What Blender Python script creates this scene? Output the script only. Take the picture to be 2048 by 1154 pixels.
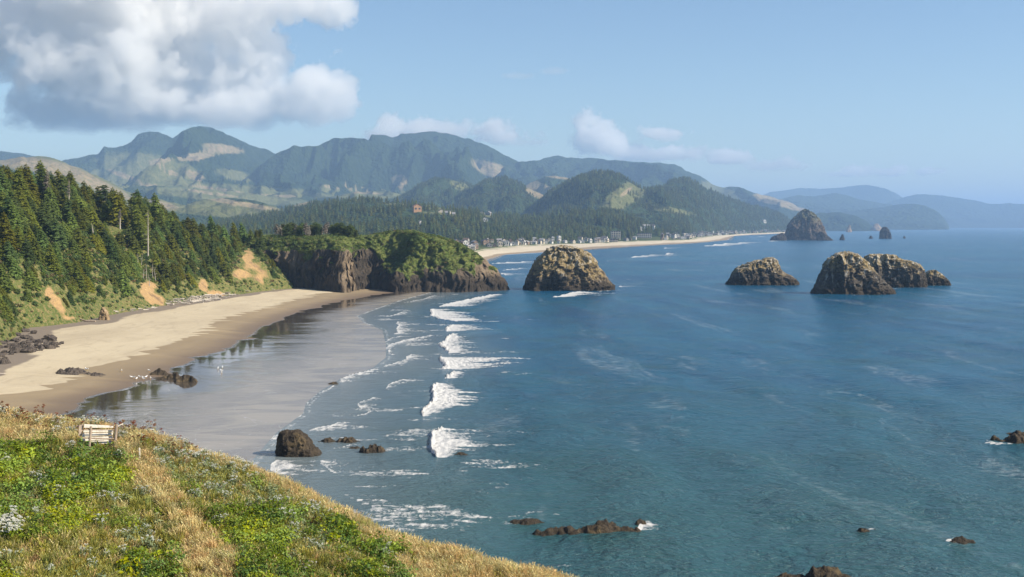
import bpy, math, random
import numpy as np

for _o in list(bpy.data.objects):
    bpy.data.objects.remove(_o)
SC = bpy.context.scene
COL = SC.collection
random.seed(7)
RNG = np.random.default_rng(11)

# ----------------------------------------------------------------- camera
F, CX, HY, H = 2400.0, 1024.0, 450.0, 36.0      # focal length and horizon in pixels of the 2048 px photograph
cam_d = bpy.data.cameras.new('camera')
cam = bpy.data.objects.new('camera', cam_d)
COL.objects.link(cam)
SC.camera = cam
cam.location = (0, 0, H)
cam.rotation_euler = (math.radians(90), 0, 0)
cam_d.sensor_width = 36
cam_d.lens = F / 2048 * 36
cam_d.shift_y = -(577 - HY) / 2048
cam_d.clip_start = 0.5
cam_d.clip_end = 120000

# ----------------------------------------------------------------- sun, sky, exposure
SUN_AZ, SUN_EL = 104.0, 37.0                     # clockwise from the view direction
world = bpy.data.worlds.new('World')
SC.world = world
world.use_nodes = True
wn = world.node_tree
wn.nodes.clear()
w_out = wn.nodes.new('ShaderNodeOutputWorld')
w_bg = wn.nodes.new('ShaderNodeBackground')
w_sky = wn.nodes.new('ShaderNodeTexSky')
w_sky.sky_type = 'NISHITA'
w_sky.sun_disc = False
w_sky.sun_elevation = math.radians(SUN_EL)
w_sky.sun_rotation = math.radians(SUN_AZ)
w_sky.altitude = 0
w_sky.air_density = 1.0
w_sky.dust_density = 0.0
w_sky.ozone_density = 3.3
w_bg.inputs['Strength'].default_value = 0.080
wn.links.new(w_sky.outputs[0], w_bg.inputs[0])
wn.links.new(w_bg.outputs[0], w_out.inputs[0])

sun_d = bpy.data.lights.new('sun', 'SUN')
sun_d.energy = 5.0
sun_d.angle = math.radians(0.5)
sun_d.color = (1.0, 0.89, 0.72)
sun = bpy.data.objects.new('sun', sun_d)
COL.objects.link(sun)
_a, _e = math.radians(SUN_AZ), math.radians(SUN_EL)
from mathutils import Vector
SUNV = Vector((math.sin(_a) * math.cos(_e), math.cos(_a) * math.cos(_e), math.sin(_e)))
sun.rotation_euler = SUNV.to_track_quat('Z', 'Y').to_euler()
sun.location = (300, -200, 400)

SC.view_settings.view_transform = 'Standard'
SC.view_settings.look = 'None'
SC.view_settings.gamma = 1
SC.view_settings.use_curve_mapping = False
SC.view_settings.exposure = 0.72
SC.cycles.use_denoising = True
SC.cycles.max_bounces = 16
SC.cycles.diffuse_bounces = 3
SC.cycles.glossy_bounces = 3
SC.cycles.volume_bounces = 14
SC.cycles.sample_clamp_indirect = 6

# ----------------------------------------------------------------- helpers
def P(px, py, D):
    return ((px - CX) / F * D, D, H - (py - HY) / F * D)

def hit(px, py, zf, D0, D1, step=0.25):
    """first point of the ground zf(x, y) met by the line of sight through a pixel"""
    D = np.arange(D0, D1, step)
    x = (px - CX) / F * D
    zr = H - (py - HY) / F * D
    g = zf(x, D)
    i = np.argmax(g >= zr) if (g >= zr).any() else len(D) - 1
    return float(x[i]), float(D[i]), float(g[i])

def G(px, py, z=0.0):
    D = (H - z) * F / (py - HY)
    return ((px - CX) / F * D, D, z)

_perm = np.random.default_rng(5).permutation(256)
_perm = np.concatenate([_perm, _perm, _perm])
_val = np.random.default_rng(6).random(256) * 2 - 1

def vnoise(x, y, z=0.0):
    x, y, z = np.broadcast_arrays(np.asarray(x, float), np.asarray(y, float), np.asarray(z, float))
    xi, yi, zi = np.floor(x).astype(int), np.floor(y).astype(int), np.floor(z).astype(int)
    fx, fy, fz = x - xi, y - yi, z - zi
    fx = fx * fx * fx * (fx * (fx * 6 - 15) + 10)
    fy = fy * fy * fy * (fy * (fy * 6 - 15) + 10)
    fz = fz * fz * fz * (fz * (fz * 6 - 15) + 10)
    xi &= 255; yi &= 255; zi &= 255
    def h(a, b, c):
        return _val[_perm[_perm[_perm[(xi + a) & 255] + ((yi + b) & 255)] + ((zi + c) & 255)]]
    def mix(a, b, t):
        return a + (b - a) * t
    l0 = mix(mix(h(0, 0, 0), h(1, 0, 0), fx), mix(h(0, 1, 0), h(1, 1, 0), fx), fy)
    l1 = mix(mix(h(0, 0, 1), h(1, 0, 1), fx), mix(h(0, 1, 1), h(1, 1, 1), fx), fy)
    return mix(l0, l1, fz)

def fbm(x, y, z=0.0, oct=4, gain=0.5):
    r, a, f = 0.0, 1.0, 1.0
    for k in range(oct):
        r = r + a * vnoise(x * f + 17.3 * k, y * f + 5.1 * k, z * f + 9.7 * k)
        a *= gain
        f *= 2.03
    return r

def ridged(x, y, z=0.0, oct=4, gain=0.5):
    r, a, f, s = 0.0, 1.0, 1.0, 0.0
    for k in range(oct):
        r = r + a * (1 - np.abs(vnoise(x * f + 17.3 * k, y * f + 5.1 * k, z * f + 9.7 * k)) * 2)
        s += a
        a *= gain
        f *= 2.03
    return r / s

def sstep(a, b, x):
    t = np.clip((x - a) / (b - a), 0, 1)
    return t * t * (3 - 2 * t)

def interp(x, pts):
    pts = sorted(pts)
    return np.interp(x, [p[0] for p in pts], [p[1] for p in pts])

def mesh(name, V, Fc, mats=None, smooth=True, attrs=None, mat_idx=None):
    """a mesh from arrays: V (n,3), Fc (m,k) or a list of such arrays"""
    V = np.asarray(V, np.float32).reshape(-1, 3)
    groups = Fc if isinstance(Fc, list) and isinstance(Fc[0], np.ndarray) else [Fc]
    groups = [np.asarray(g, np.int32) for g in groups if len(g)]
    me = bpy.data.meshes.new(name)
    me.vertices.add(len(V))
    me.vertices.foreach_set('co', V.ravel())
    idx = np.concatenate([g.ravel() for g in groups])
    cnt = np.concatenate([np.full(len(g), g.shape[1], np.int32) for g in groups])
    me.loops.add(len(idx))
    me.loops.foreach_set('vertex_index', idx)
    me.polygons.add(len(cnt))
    st = np.zeros(len(cnt), np.int32)
    st[1:] = np.cumsum(cnt)[:-1]
    me.polygons.foreach_set('loop_start', st)
    me.polygons.foreach_set('use_smooth', np.full(len(cnt), smooth, bool))
    if mats:
        for m in (mats if isinstance(mats, (list, tuple)) else [mats]):
            me.materials.append(m)
    if mat_idx is not None:
        me.polygons.foreach_set('material_index', np.asarray(mat_idx, np.int32))
    for k, a in (attrs or {}).items():
        a = np.asarray(a, np.float32)
        if a.ndim == 2 and a.shape[1] == 3:
            at = me.attributes.new(k, 'FLOAT_VECTOR', 'POINT')
            at.data.foreach_set('vector', a.ravel())
        else:
            at = me.attributes.new(k, 'FLOAT', 'POINT')
            at.data.foreach_set('value', a.ravel())
    me.update(calc_edges=True)
    me.validate()
    return me

def grid_faces(R, C, wrap=False):
    i = np.arange(R * C).reshape(R, C)
    if wrap:
        j = np.roll(i, -1, axis=1)
        return np.stack([i[:-1], j[:-1], j[1:], i[1:]], -1).reshape(-1, 4)
    return np.stack([i[:-1, :-1], i[:-1, 1:], i[1:, 1:], i[1:, :-1]], -1).reshape(-1, 4)

def link(name, me, parent=None, loc=None):
    o = bpy.data.objects.new(name, me)
    COL.objects.link(o)
    if parent is not None:
        o.parent = parent
    if loc is not None:
        o.location = loc
    return o

def tag(o, label=None, cat=None, group=None, kind=None):
    if label: o['label'] = label
    if cat: o['category'] = cat
    if group: o['group'] = group
    if kind: o['kind'] = kind
    return o

def empty(name, loc, rz=0.0):
    o = bpy.data.objects.new(name, None)
    o.empty_display_size = 0.3
    COL.objects.link(o)
    o.location = loc
    o.rotation_euler = (0, 0, rz)
    return o

def kids(o):
    return [c for c in bpy.data.objects if c.parent is o]

def copy_thing(root, parts):
    """copy of a thing and of its parts [(part, [sub-parts])]"""
    r = root.copy()
    COL.objects.link(r)
    for ch, subs in parts:
        c = ch.copy()
        COL.objects.link(c)
        c.parent = r
        for g in subs:
            d = g.copy()
            COL.objects.link(d)
            d.parent = c
    return r

class MB:
    """collects boxes, tubes, quads into one mesh"""
    def __init__(s):
        s.v, s.f3, s.f4, s.n = [], [], [], 0
    def add(s, v, f):
        v = np.asarray(v, float).reshape(-1, 3)
        f = np.asarray(f, int) + s.n
        s.v.append(v)
        (s.f4 if f.shape[1] == 4 else s.f3).append(f)
        s.n += len(v)
    def box(s, c, size, rot=None, jit=0.0):
        v = np.array([[x, y, z] for x in (-.5, .5) for y in (-.5, .5) for z in (-.5, .5)]) * np.array(size)
        if jit: v = v + RNG.normal(0, jit, v.shape)
        if rot is not None: v = v @ np.array(rot).T
        s.add(v + np.array(c), [[0, 1, 3, 2], [4, 6, 7, 5], [0, 4, 5, 1], [2, 3, 7, 6], [0, 2, 6, 4], [1, 5, 7, 3]])
    def tube(s, p0, p1, r0, r1, n=6):
        p0, p1 = np.array(p0, float), np.array(p1, float)
        d = p1 - p0
        d /= max(1e-9, np.linalg.norm(d))
        u = np.cross(d, [0.31, 0.17, 0.93] if abs(d[2]) < 0.9 else [1, 0.1, 0])
        u /= np.linalg.norm(u)
        w = np.cross(d, u)
        a = np.arange(n) / n * 2 * math.pi
        ring = np.cos(a)[:, None] * u + np.sin(a)[:, None] * w
        s.add(np.concatenate([p0 + ring * r0, p1 + ring * r1]),
              [[i, (i + 1) % n, n + (i + 1) % n, n + i] for i in range(n)])
        if n == 4:
            s.add(np.concatenate([p0 + ring * r0, p1 + ring * r1]), [[3, 2, 1, 0], [4, 5, 6, 7]])
        else:
            b = s.n
            s.add(np.concatenate([p1 + ring * r1, [p1 + d * r1 * 0.3]]), [[i, (i + 1) % n, n] for i in range(n)])
            s.add(np.concatenate([p0 + ring * r0, [p0]]), [[(i + 1) % n, i, n] for i in range(n)])
    def data(s):
        fs = []
        if s.f4: fs.append(np.concatenate(s.f4))
        if s.f3: fs.append(np.concatenate(s.f3))
        return np.concatenate(s.v), fs
    def me(s, name, mat, smooth=False):
        v, f = s.data()
        return mesh(name, v, f, mat, smooth)

# --- node helper
class NT:
    def __init__(s, name):
        s.m = bpy.data.materials.new(name)
        s.m.use_nodes = True
        s.t = s.m.node_tree
        s.t.nodes.clear()
        s.out = s.t.nodes.new('ShaderNodeOutputMaterial')
    def n(s, kind, out=0, **kw):
        nd = s.t.nodes.new('ShaderNode' + kind)
        for k, v in kw.items():
            if k.startswith('_'):
                setattr(nd, k[1:], v)
                continue
            if k[0] == 'i' and k[1:].isdigit():
                inp = nd.inputs[int(k[1:])]
            else:
                inp = nd.inputs[k.replace('__', ' ')]
            s.set(inp, v)
        return nd.outputs[out]
    def set(s, inp, v):
        if isinstance(v, bpy.types.NodeSocket):
            s.t.links.new(v, inp)
        elif isinstance(v, (tuple, list)):
            v = tuple(v)
            if inp.type == 'RGBA' and len(v) == 3: v = v + (1,)
            inp.default_value = v
        else:
            inp.default_value = v
    def math(s, op, a, b=0.0, clamp=False):
        return s.n('Math', _operation=op, _use_clamp=clamp, i0=a, i1=b)
    def mix(s, f, a, b, mode='MIX'):
        nd = s.t.nodes.new('ShaderNodeMix')
        nd.data_type = 'RGBA'
        nd.blend_type = mode
        s.set(nd.inputs[0], f); s.set(nd.inputs[6], a); s.set(nd.inputs[7], b)
        return nd.outputs[2]
    def mixf(s, f, a, b):
        nd = s.t.nodes.new('ShaderNodeMix')
        nd.data_type = 'FLOAT'
        s.set(nd.inputs[0], f); s.set(nd.inputs[2], a); s.set(nd.inputs[3], b)
        return nd.outputs[0]
    def ramp(s, f, a, b, lo=0.0, hi=1.0, kind='SMOOTHSTEP'):
        return s.n('MapRange', _interpolation_type=kind, i0=f, i1=a, i2=b, i3=lo, i4=hi)
    def attr(s, name, out=2):
        return s.n('Attribute', out=out, _attribute_name=name)
    def pos(s):
        return s.n('NewGeometry')
    def obj(s):
        return s.n('TexCoord', out=3)
    def map(s, v, scale):
        return s.n('Mapping', Vector=v, Scale=scale)
    def noise(s, v, scale, detail=4, rough=0.55, dist=0.0, out=0):
        return s.n('TexNoise', out=out, Vector=v, Scale=scale, Detail=detail, Roughness=rough, Distortion=dist)
    def bump(s, h, strength=0.5, dist=1.0, normal=None):
        kw = dict(Height=h, Strength=strength, Distance=dist)
        if normal is not None: kw['Normal'] = normal
        return s.n('Bump', **kw)
    def principled(s, color, rough=0.8, spec=0.3, normal=None, **kw):
        nd = s.t.nodes.new('ShaderNodeBsdfPrincipled')
        s.set(nd.inputs['Base Color'], color)
        s.set(nd.inputs['Roughness'], rough)
        s.set(nd.inputs['Specular IOR Level'], spec)
        if normal is not None: s.set(nd.inputs['Normal'], normal)
        for k, v in kw.items(): s.set(nd.inputs[k.replace('__', ' ')], v)
        return nd.outputs[0]
    def done(s, sh):
        s.t.links.new(sh, s.out.inputs[0])
        return s.m

# ================================================================= materials of the setting
def mat_sea():
    t = NT('sea_water')
    p = t.pos()
    foam = t.attr('foam'); calm = t.attr('calm'); shal = t.attr('shallow')
    big = t.noise(t.map(p, (0.006, 0.010, 1)), 1.0, 4, 0.6, 0.6)
    mid = t.noise(t.map(p, (0.02, 0.045, 1)), 1.0, 4, 0.6, 1.0)
    deep = t.mix(t.ramp(big, 0.38, 0.66), (0.009, 0.086, 0.160), (0.005, 0.058, 0.136))
    deep = t.mix(t.ramp(t.attr('near'), 0.0, 1.0), deep, (0.028, 0.088, 0.100))
    deep = t.mix(t.math('MULTIPLY', t.ramp(mid, 0.46, 0.72), 0.4), deep, (0.026, 0.072, 0.062))
    col = t.mix(shal, deep, (0.17, 0.20, 0.21))
    # lacy foam: the smooth mask eaten by noise
    lace = t.noise(t.map(p, (0.9, 0.55, 1)), 1.0, 6, 0.72, 1.0)
    lace2 = t.n('TexVoronoi', Vector=t.map(p, (1.1, 0.55, 1)), Scale=1.0, _feature='SMOOTH_F1')
    lace3 = t.noise(t.map(p, (0.20, 0.50, 1)), 1.0, 5, 0.68, 0.8)
    edge = t.math('ADD', t.math('MULTIPLY', t.ramp(t.math('ADD', t.math('MULTIPLY', lace, 0.55), t.math('MULTIPLY', lace3, 0.45)), 0.30, 0.70, kind='LINEAR'), 0.85), t.math('MULTIPLY', lace2, 0.12))
    fm = t.ramp(t.math('SUBTRACT', t.math('MULTIPLY', foam, 1.05), edge), -0.12, 0.14)
    # old foam streaks drawn out by the wind
    st = t.noise(t.map(p, (0.050, 0.010, 1)), 1.0, 4, 0.6, 0.7)
    st2 = t.noise(t.map(p, (0.5, 0.9, 1)), 1.0, 3, 0.6)
    streak = t.math('MULTIPLY', t.ramp(st, 0.55, 0.70), t.ramp(st2, 0.40, 0.62))
    col = t.mix(t.math('MULTIPLY', streak, 0.26), col, (0.50, 0.56, 0.58))
    n1 = t.noise(t.map(p, (0.16, 0.26, 1)), 1.0, 4, 0.6, 0.5)
    n2 = t.noise(t.map(p, (0.8, 1.3, 1)), 1.0, 4, 0.65, 0.6)
    hgt = t.math('ADD', t.math('MULTIPLY', n1, 1.5), t.math('MULTIPLY', n2, 0.75))
    wind = t.noise(t.map(p, (0.010, 0.006, 1)), 1.0, 4, 0.6, 1.0)
    bs = t.math('MULTIPLY', t.mixf(calm, 1.0, 0.16), t.ramp(wind, 0.3, 0.7, 0.6, 1.25))
    nrm = t.bump(hgt, bs, 1.0)
    rough = t.mixf(calm, 0.22, 0.10)
    water = t.principled(col, rough, 0.24, nrm, IOR=1.33)
    fb = t.bump(t.math('ADD', lace, lace2), 0.8, 0.6)
    fo = t.principled((0.56, 0.56, 0.55), 0.8, 0.2, fb)
    mx = t.n('MixShader', Fac=fm, i1=water, i2=fo)
    return t.done(mx)

def mat_beach():
    t = NT('beach_sand')
    p = t.pos()
    w = t.attr('w')
    j = t.noise(t.map(p, (0.10, 0.035, 1)), 1.0, 3, 0.5, 0.3)
    j2 = t.noise(t.map(p, (0.02, 0.25, 1)), 1.0, 2, 0.5)
    wj = t.math('ADD', w, t.math('ADD', t.math('MULTIPLY', t.math('SUBTRACT', j, 0.5), 0.12), t.math('MULTIPLY', t.math('SUBTRACT', j2, 0.5), 0.06)))
    big = t.noise(t.map(p, (0.05, 0.02, 1)), 1.0, 5, 0.6, 0.5)
    fine = t.noise(p, 0.8, 5, 0.7)
    dry = t.mix(t.ramp(big, 0.35, 0.7), (0.52, 0.445, 0.315), (0.44, 0.37, 0.26))
    dry = t.mix(t.math('MULTIPLY', t.ramp(fine, 0.5, 0.72), 0.25), dry, (0.36, 0.29, 0.19))
    wr = t.noise(t.map(p, (0.16, 0.045, 1)), 1.0, 5, 0.65, 1.8)
    dry = t.mix(t.math('MULTIPLY', t.ramp(wr, 0.52, 0.66), 0.45), dry, (0.34, 0.28, 0.20))
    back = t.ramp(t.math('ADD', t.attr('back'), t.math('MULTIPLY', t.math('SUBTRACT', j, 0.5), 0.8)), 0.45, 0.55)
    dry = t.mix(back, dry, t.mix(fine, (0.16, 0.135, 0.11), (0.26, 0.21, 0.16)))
    damp = t.mix(t.ramp(big, 0.3, 0.7), (0.30, 0.235, 0.15), (0.25, 0.195, 0.125))
    damp = t.mix(t.ramp(wj, 1.25, 2.0), damp, (0.17, 0.125, 0.085))
    col = t.mix(t.ramp(wj, 0.985, 1.015), dry, damp)
    wet = t.ramp(wj, 1.96, 2.03)
    film = t.noise(t.map(p, (0.03, 0.05, 1)), 1.0, 4, 0.6, 1.5)
    fw = t.math('ADD', w, t.math('MULTIPLY', t.math('SUBTRACT', film, 0.5), 1.1))
    col = t.mix(wet, col, t.mix(t.ramp(fw, 2.2, 2.7), (0.075, 0.062, 0.048), t.mix(t.ramp(film, 0.4, 0.6), (0.31, 0.275, 0.225), (0.22, 0.20, 0.175))))  # pale sky sheen of the water film is put into the sand colour
    rough = t.mixf(wet, t.mixf(t.ramp(wj, 1.2, 2.0), 0.9, 0.55), t.mixf(t.ramp(fw, 2.15, 2.7), 0.03, 0.26))
    spec = t.mixf(wet, 0.15, 0.5)
    rip = t.noise(t.map(p, (0.25, 0.6, 1)), 1.0, 4, 0.6, 0.8)
    hb = t.math('ADD', t.math('MULTIPLY', fine, t.mixf(wet, 0.12, 0.0)), t.math('MULTIPLY', rip, t.mixf(t.ramp(fw, 2.15, 2.7), 0.015, 0.55)))
    nrm = t.bump(hb, t.mixf(wet, 0.6, 0.25), 1.0)
    # thin spent foam lines left by the backwash
    ln = t.noise(t.map(p, (0.030, 0.016, 1)), 1.0, 3, 0.5, 1.4)
    line = t.ramp(t.math('ABSOLUTE', t.math('SUBTRACT', ln, 0.5)), 0.004, 0.0)
    lace = t.noise(p, 0.6, 4, 0.7)
    line = t.math('MULTIPLY', t.math('MULTIPLY', line, t.ramp(lace, 0.45, 0.6)), t.ramp(w, 2.1, 2.2))
    col = t.mix(t.math('MULTIPLY', line, 0.8), col, (0.42, 0.41, 0.40))
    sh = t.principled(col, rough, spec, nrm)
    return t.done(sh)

def mat_hill(name, f1, f2, scale=1.0, hue=1.0):
    """forested mountain side with clear-cuts (attributes cut = bare tan, mead = grassy)"""
    t = NT(name)
    p = t.pos()
    n = t.noise(p, 0.012 / scale, 5, 0.6)
    n2 = t.noise(p, 0.06 / scale, 4, 0.7)
    v = t.n('TexVoronoi', Vector=t.map(p, (1, 1, 0.6)), Scale=0.075 / scale)
    forest = t.mix(t.ramp(n, 0.35, 0.65), f1, f2)
    forest = t.mix(t.math('MULTIPLY', t.ramp(n2, 0.4, 0.7), 0.5), forest, (0.045, 0.066, 0.026))
    tan = t.mix(t.ramp(n2, 0.35, 0.65), (0.29, 0.225, 0.145), (0.17, 0.155, 0.085))
    mead = t.mix(t.ramp(n2, 0.35, 0.65), (0.155, 0.155, 0.070), (0.085, 0.100, 0.042))
    e = t.math('MULTIPLY', t.math('SUBTRACT', t.math('ADD', t.math('MULTIPLY', n, 0.6), t.math('MULTIPLY', n2, 0.4)), 0.5), 0.9)
    cut = t.ramp(t.math('ADD', t.attr('cut'), e), 0.40, 0.66)
    md = t.ramp(t.math('ADD', t.attr('mead'), e), 0.36, 0.62)
    col = t.mix(cut, t.mix(md, forest, mead), tan)
    open_ = t.math('MAXIMUM', cut, md)
    hb = t.math('MULTIPLY', t.math('SUBTRACT', 1.0, v), t.mixf(open_, 9.0, 2.0))
    hb = t.math('ADD', hb, t.math('MULTIPLY', n2, 8.0))
    nrm = t.bump(hb, 0.9, scale)
    return t.done(t.principled(col, 0.95, 0.05, nrm))

def mat_plain():
    t = NT('coastal_plain_ground')
    p = t.pos()
    n = t.noise(p, 0.01, 5, 0.6)
    n2 = t.noise(p, 0.08, 4, 0.7)
    c = t.mix(t.ramp(n, 0.35, 0.65), (0.035, 0.055, 0.022), (0.085, 0.105, 0.04))
    c = t.mix(t.ramp(n2, 0.45, 0.75), c, (0.11, 0.12, 0.055))
    return t.done(t.principled(c, 0.95, 0.05, t.bump(n2, 0.8, 3.0)))

def mat_far_sand():
    t = NT('far_beach_sand')
    p = t.pos()
    w = t.attr('w')
    n = t.noise(t.map(p, (0.02, 0.01, 1)), 1.0, 4, 0.6, 0.5)
    j = t.math('ADD', w, t.math('MULTIPLY', t.math('SUBTRACT', n, 0.5), 0.25))
    c = t.mix(t.ramp(n, 0.35, 0.65), (0.55, 0.475, 0.35), (0.48, 0.41, 0.30))
    g = t.noise(p, 0.05, 4, 0.6)
    c = t.mix(t.math('MULTIPLY', t.ramp(j, 0.22, 0.08), t.ramp(g, 0.42, 0.55)), c, (0.13, 0.15, 0.055))
    c = t.mix(t.ramp(j, 0.62, 0.70), c, (0.27, 0.205, 0.13))
    c = t.mix(t.ramp(j, 0.85, 0.93), c, (0.15, 0.13, 0.12))
    rg = t.mixf(t.ramp(j, 0.82, 0.92), 0.9, 0.12)
    return t.done(t.principled(c, rg, 0.4, None))

M_SEA, M_BEACH, M_PLAIN, M_FARSAND = mat_sea(), mat_beach(), mat_plain(), mat_far_sand()
M_HILL = mat_hill('near_forest_hill', (0.022, 0.040, 0.020), (0.034, 0.056, 0.024), 0.8)
M_MOUNT = mat_hill('mountain_forest', (0.013, 0.027, 0.016), (0.024, 0.041, 0.019), 1.6)
M_CAPE = mat_hill('far_cape_forest', (0.020, 0.036, 0.022), (0.030, 0.050, 0.026), 3.0)

# ================================================================= shore lines (pixels -> plan)
def curve(pts, z):
    w = [G(px, py, z) for px, py in pts]
    w.sort(key=lambda q: q[1])
    return np.array([q[1] for q in w]), np.array([q[0] for q in w])

BACK = curve([(-70, 745), (5, 690), (60, 655), (150, 646), (220, 630), (330, 611), (440, 594), (520, 583), (585, 577)], 2.8)
LA = curve([(-60, 800), (15, 791), (88, 774), (126, 765), (164, 736), (228, 727), (293, 703), (343, 687), (395, 668), (425, 647), (460, 634), (551, 610), (622, 590), (700, 580)], 1.4)
LB = curve([(120, 845), (158, 806), (205, 788), (264, 768), (325, 752), (360, 728), (385, 715), (451, 695), (504, 668), (535, 648), (598, 624), (679, 602), (749, 590), (790, 585)], 0.22)
LC = curve([(470, 960), (552, 866), (606, 827), (612, 806), (640, 782), (682, 757), (745, 736), (772, 715), (772, 690), (765, 660), (728, 646), (713, 632), (752, 617), (805, 599), (860, 585), (890, 580)], 0.0)
def toothed(c, amp, per, seed, sharp):
    """swash cusps along a shore line"""
    ys = np.arange(90, 722, 1.0)
    t = ys / per + fbm(ys / 45, seed + 0 * ys, 0.5, 3) * 2.2
    saw = 1 - np.abs(2 * (t - np.floor(t)) - 1)
    a = amp * np.clip(0.45 + 1.3 * vnoise(np.floor(t) * 1.7 + 0.5, seed + 0 * ys, 0.5), 0.08, 1.5)
    return ys, np.interp(ys, c[0], c[1]) + (saw ** sharp - 0.35) * a + fbm(ys / 5, seed + 3 + 0 * ys, 0.5, 3) * amp * .12
LA = toothed(LA, 8.0, 11.0, 2.2, 1.5)
LB = toothed(LB, 5.0, 34.0, 5.2, 0.8)
def xcurve(c, y): return np.interp(y, c[0], c[1])

def beach_z(x, y):
    """height of the near beach"""
    x, y = np.broadcast_arrays(np.asarray(x, float), np.asarray(y, float))
    b, a, m, c = (xcurve(k, y) for k in (BACK, LA, LB, LC))
    a = np.maximum(a, b + 1); m = np.maximum(m, a + 1); c = np.maximum(c, m + 1)
    z = np.where(x < b, 2.8 + (b - x) * 0.04,
        np.where(x < a, 2.8 + (x - b) / (a - b) * (1.4 - 2.8),
        np.where(x < m, 1.4 + (x - a) / (m - a) * (0.22 - 1.4),
        np.where(x < c, 0.22 + (x - m) / (c - m) * (0 - 0.22), (c - x) * 0.02))))
    return z

def build_beach():
    ys = np.linspace(90, 720, 631)
    b, a, m, c = (xcurve(k, ys) for k in (BACK, LA, LB, LC))
    a = np.maximum(a, b + 1); m = np.maximum(m, a + 1); c = np.maximum(c, m + 1)
    segs = [(b - 14, b, 6, 0, 0), (b, a, 34, 0, 1), (a, m, 24, 1, 2), (m, c, 26, 2, 3), (c, c + 60, 8, 3, 4)]
    X, W, BK = [], [], []
    for lo, hi, n, w0, w1 in segs:
        tt = np.linspace(0, 1, n, endpoint=False)
        X.append(lo[:, None] + (hi - lo)[:, None] * tt)
        W.append(np.repeat((w0 + (w1 - w0) * tt)[None], len(ys), 0))
        xx = X[-1]
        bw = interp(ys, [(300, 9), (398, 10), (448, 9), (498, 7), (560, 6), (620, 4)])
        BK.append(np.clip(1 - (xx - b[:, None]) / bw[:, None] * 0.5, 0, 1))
    X, W, BK = (np.concatenate(k, 1) for k in (X, W, BK))
    Y = np.repeat(ys[:, None], X.shape[1], 1)
    Z = beach_z(X, Y) + fbm(X / 14, Y / 22, 0, 3) * 0.10 * np.clip(1.7 - W, 0, 1)
    V = np.stack([X, Y, Z], -1)
    me = mesh('beach', V, grid_faces(*X.shape), M_BEACH, True, {'w': W.ravel(), 'back': BK.ravel()})
    return tag(link('beach', me), kind='structure')
build_beach()

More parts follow.
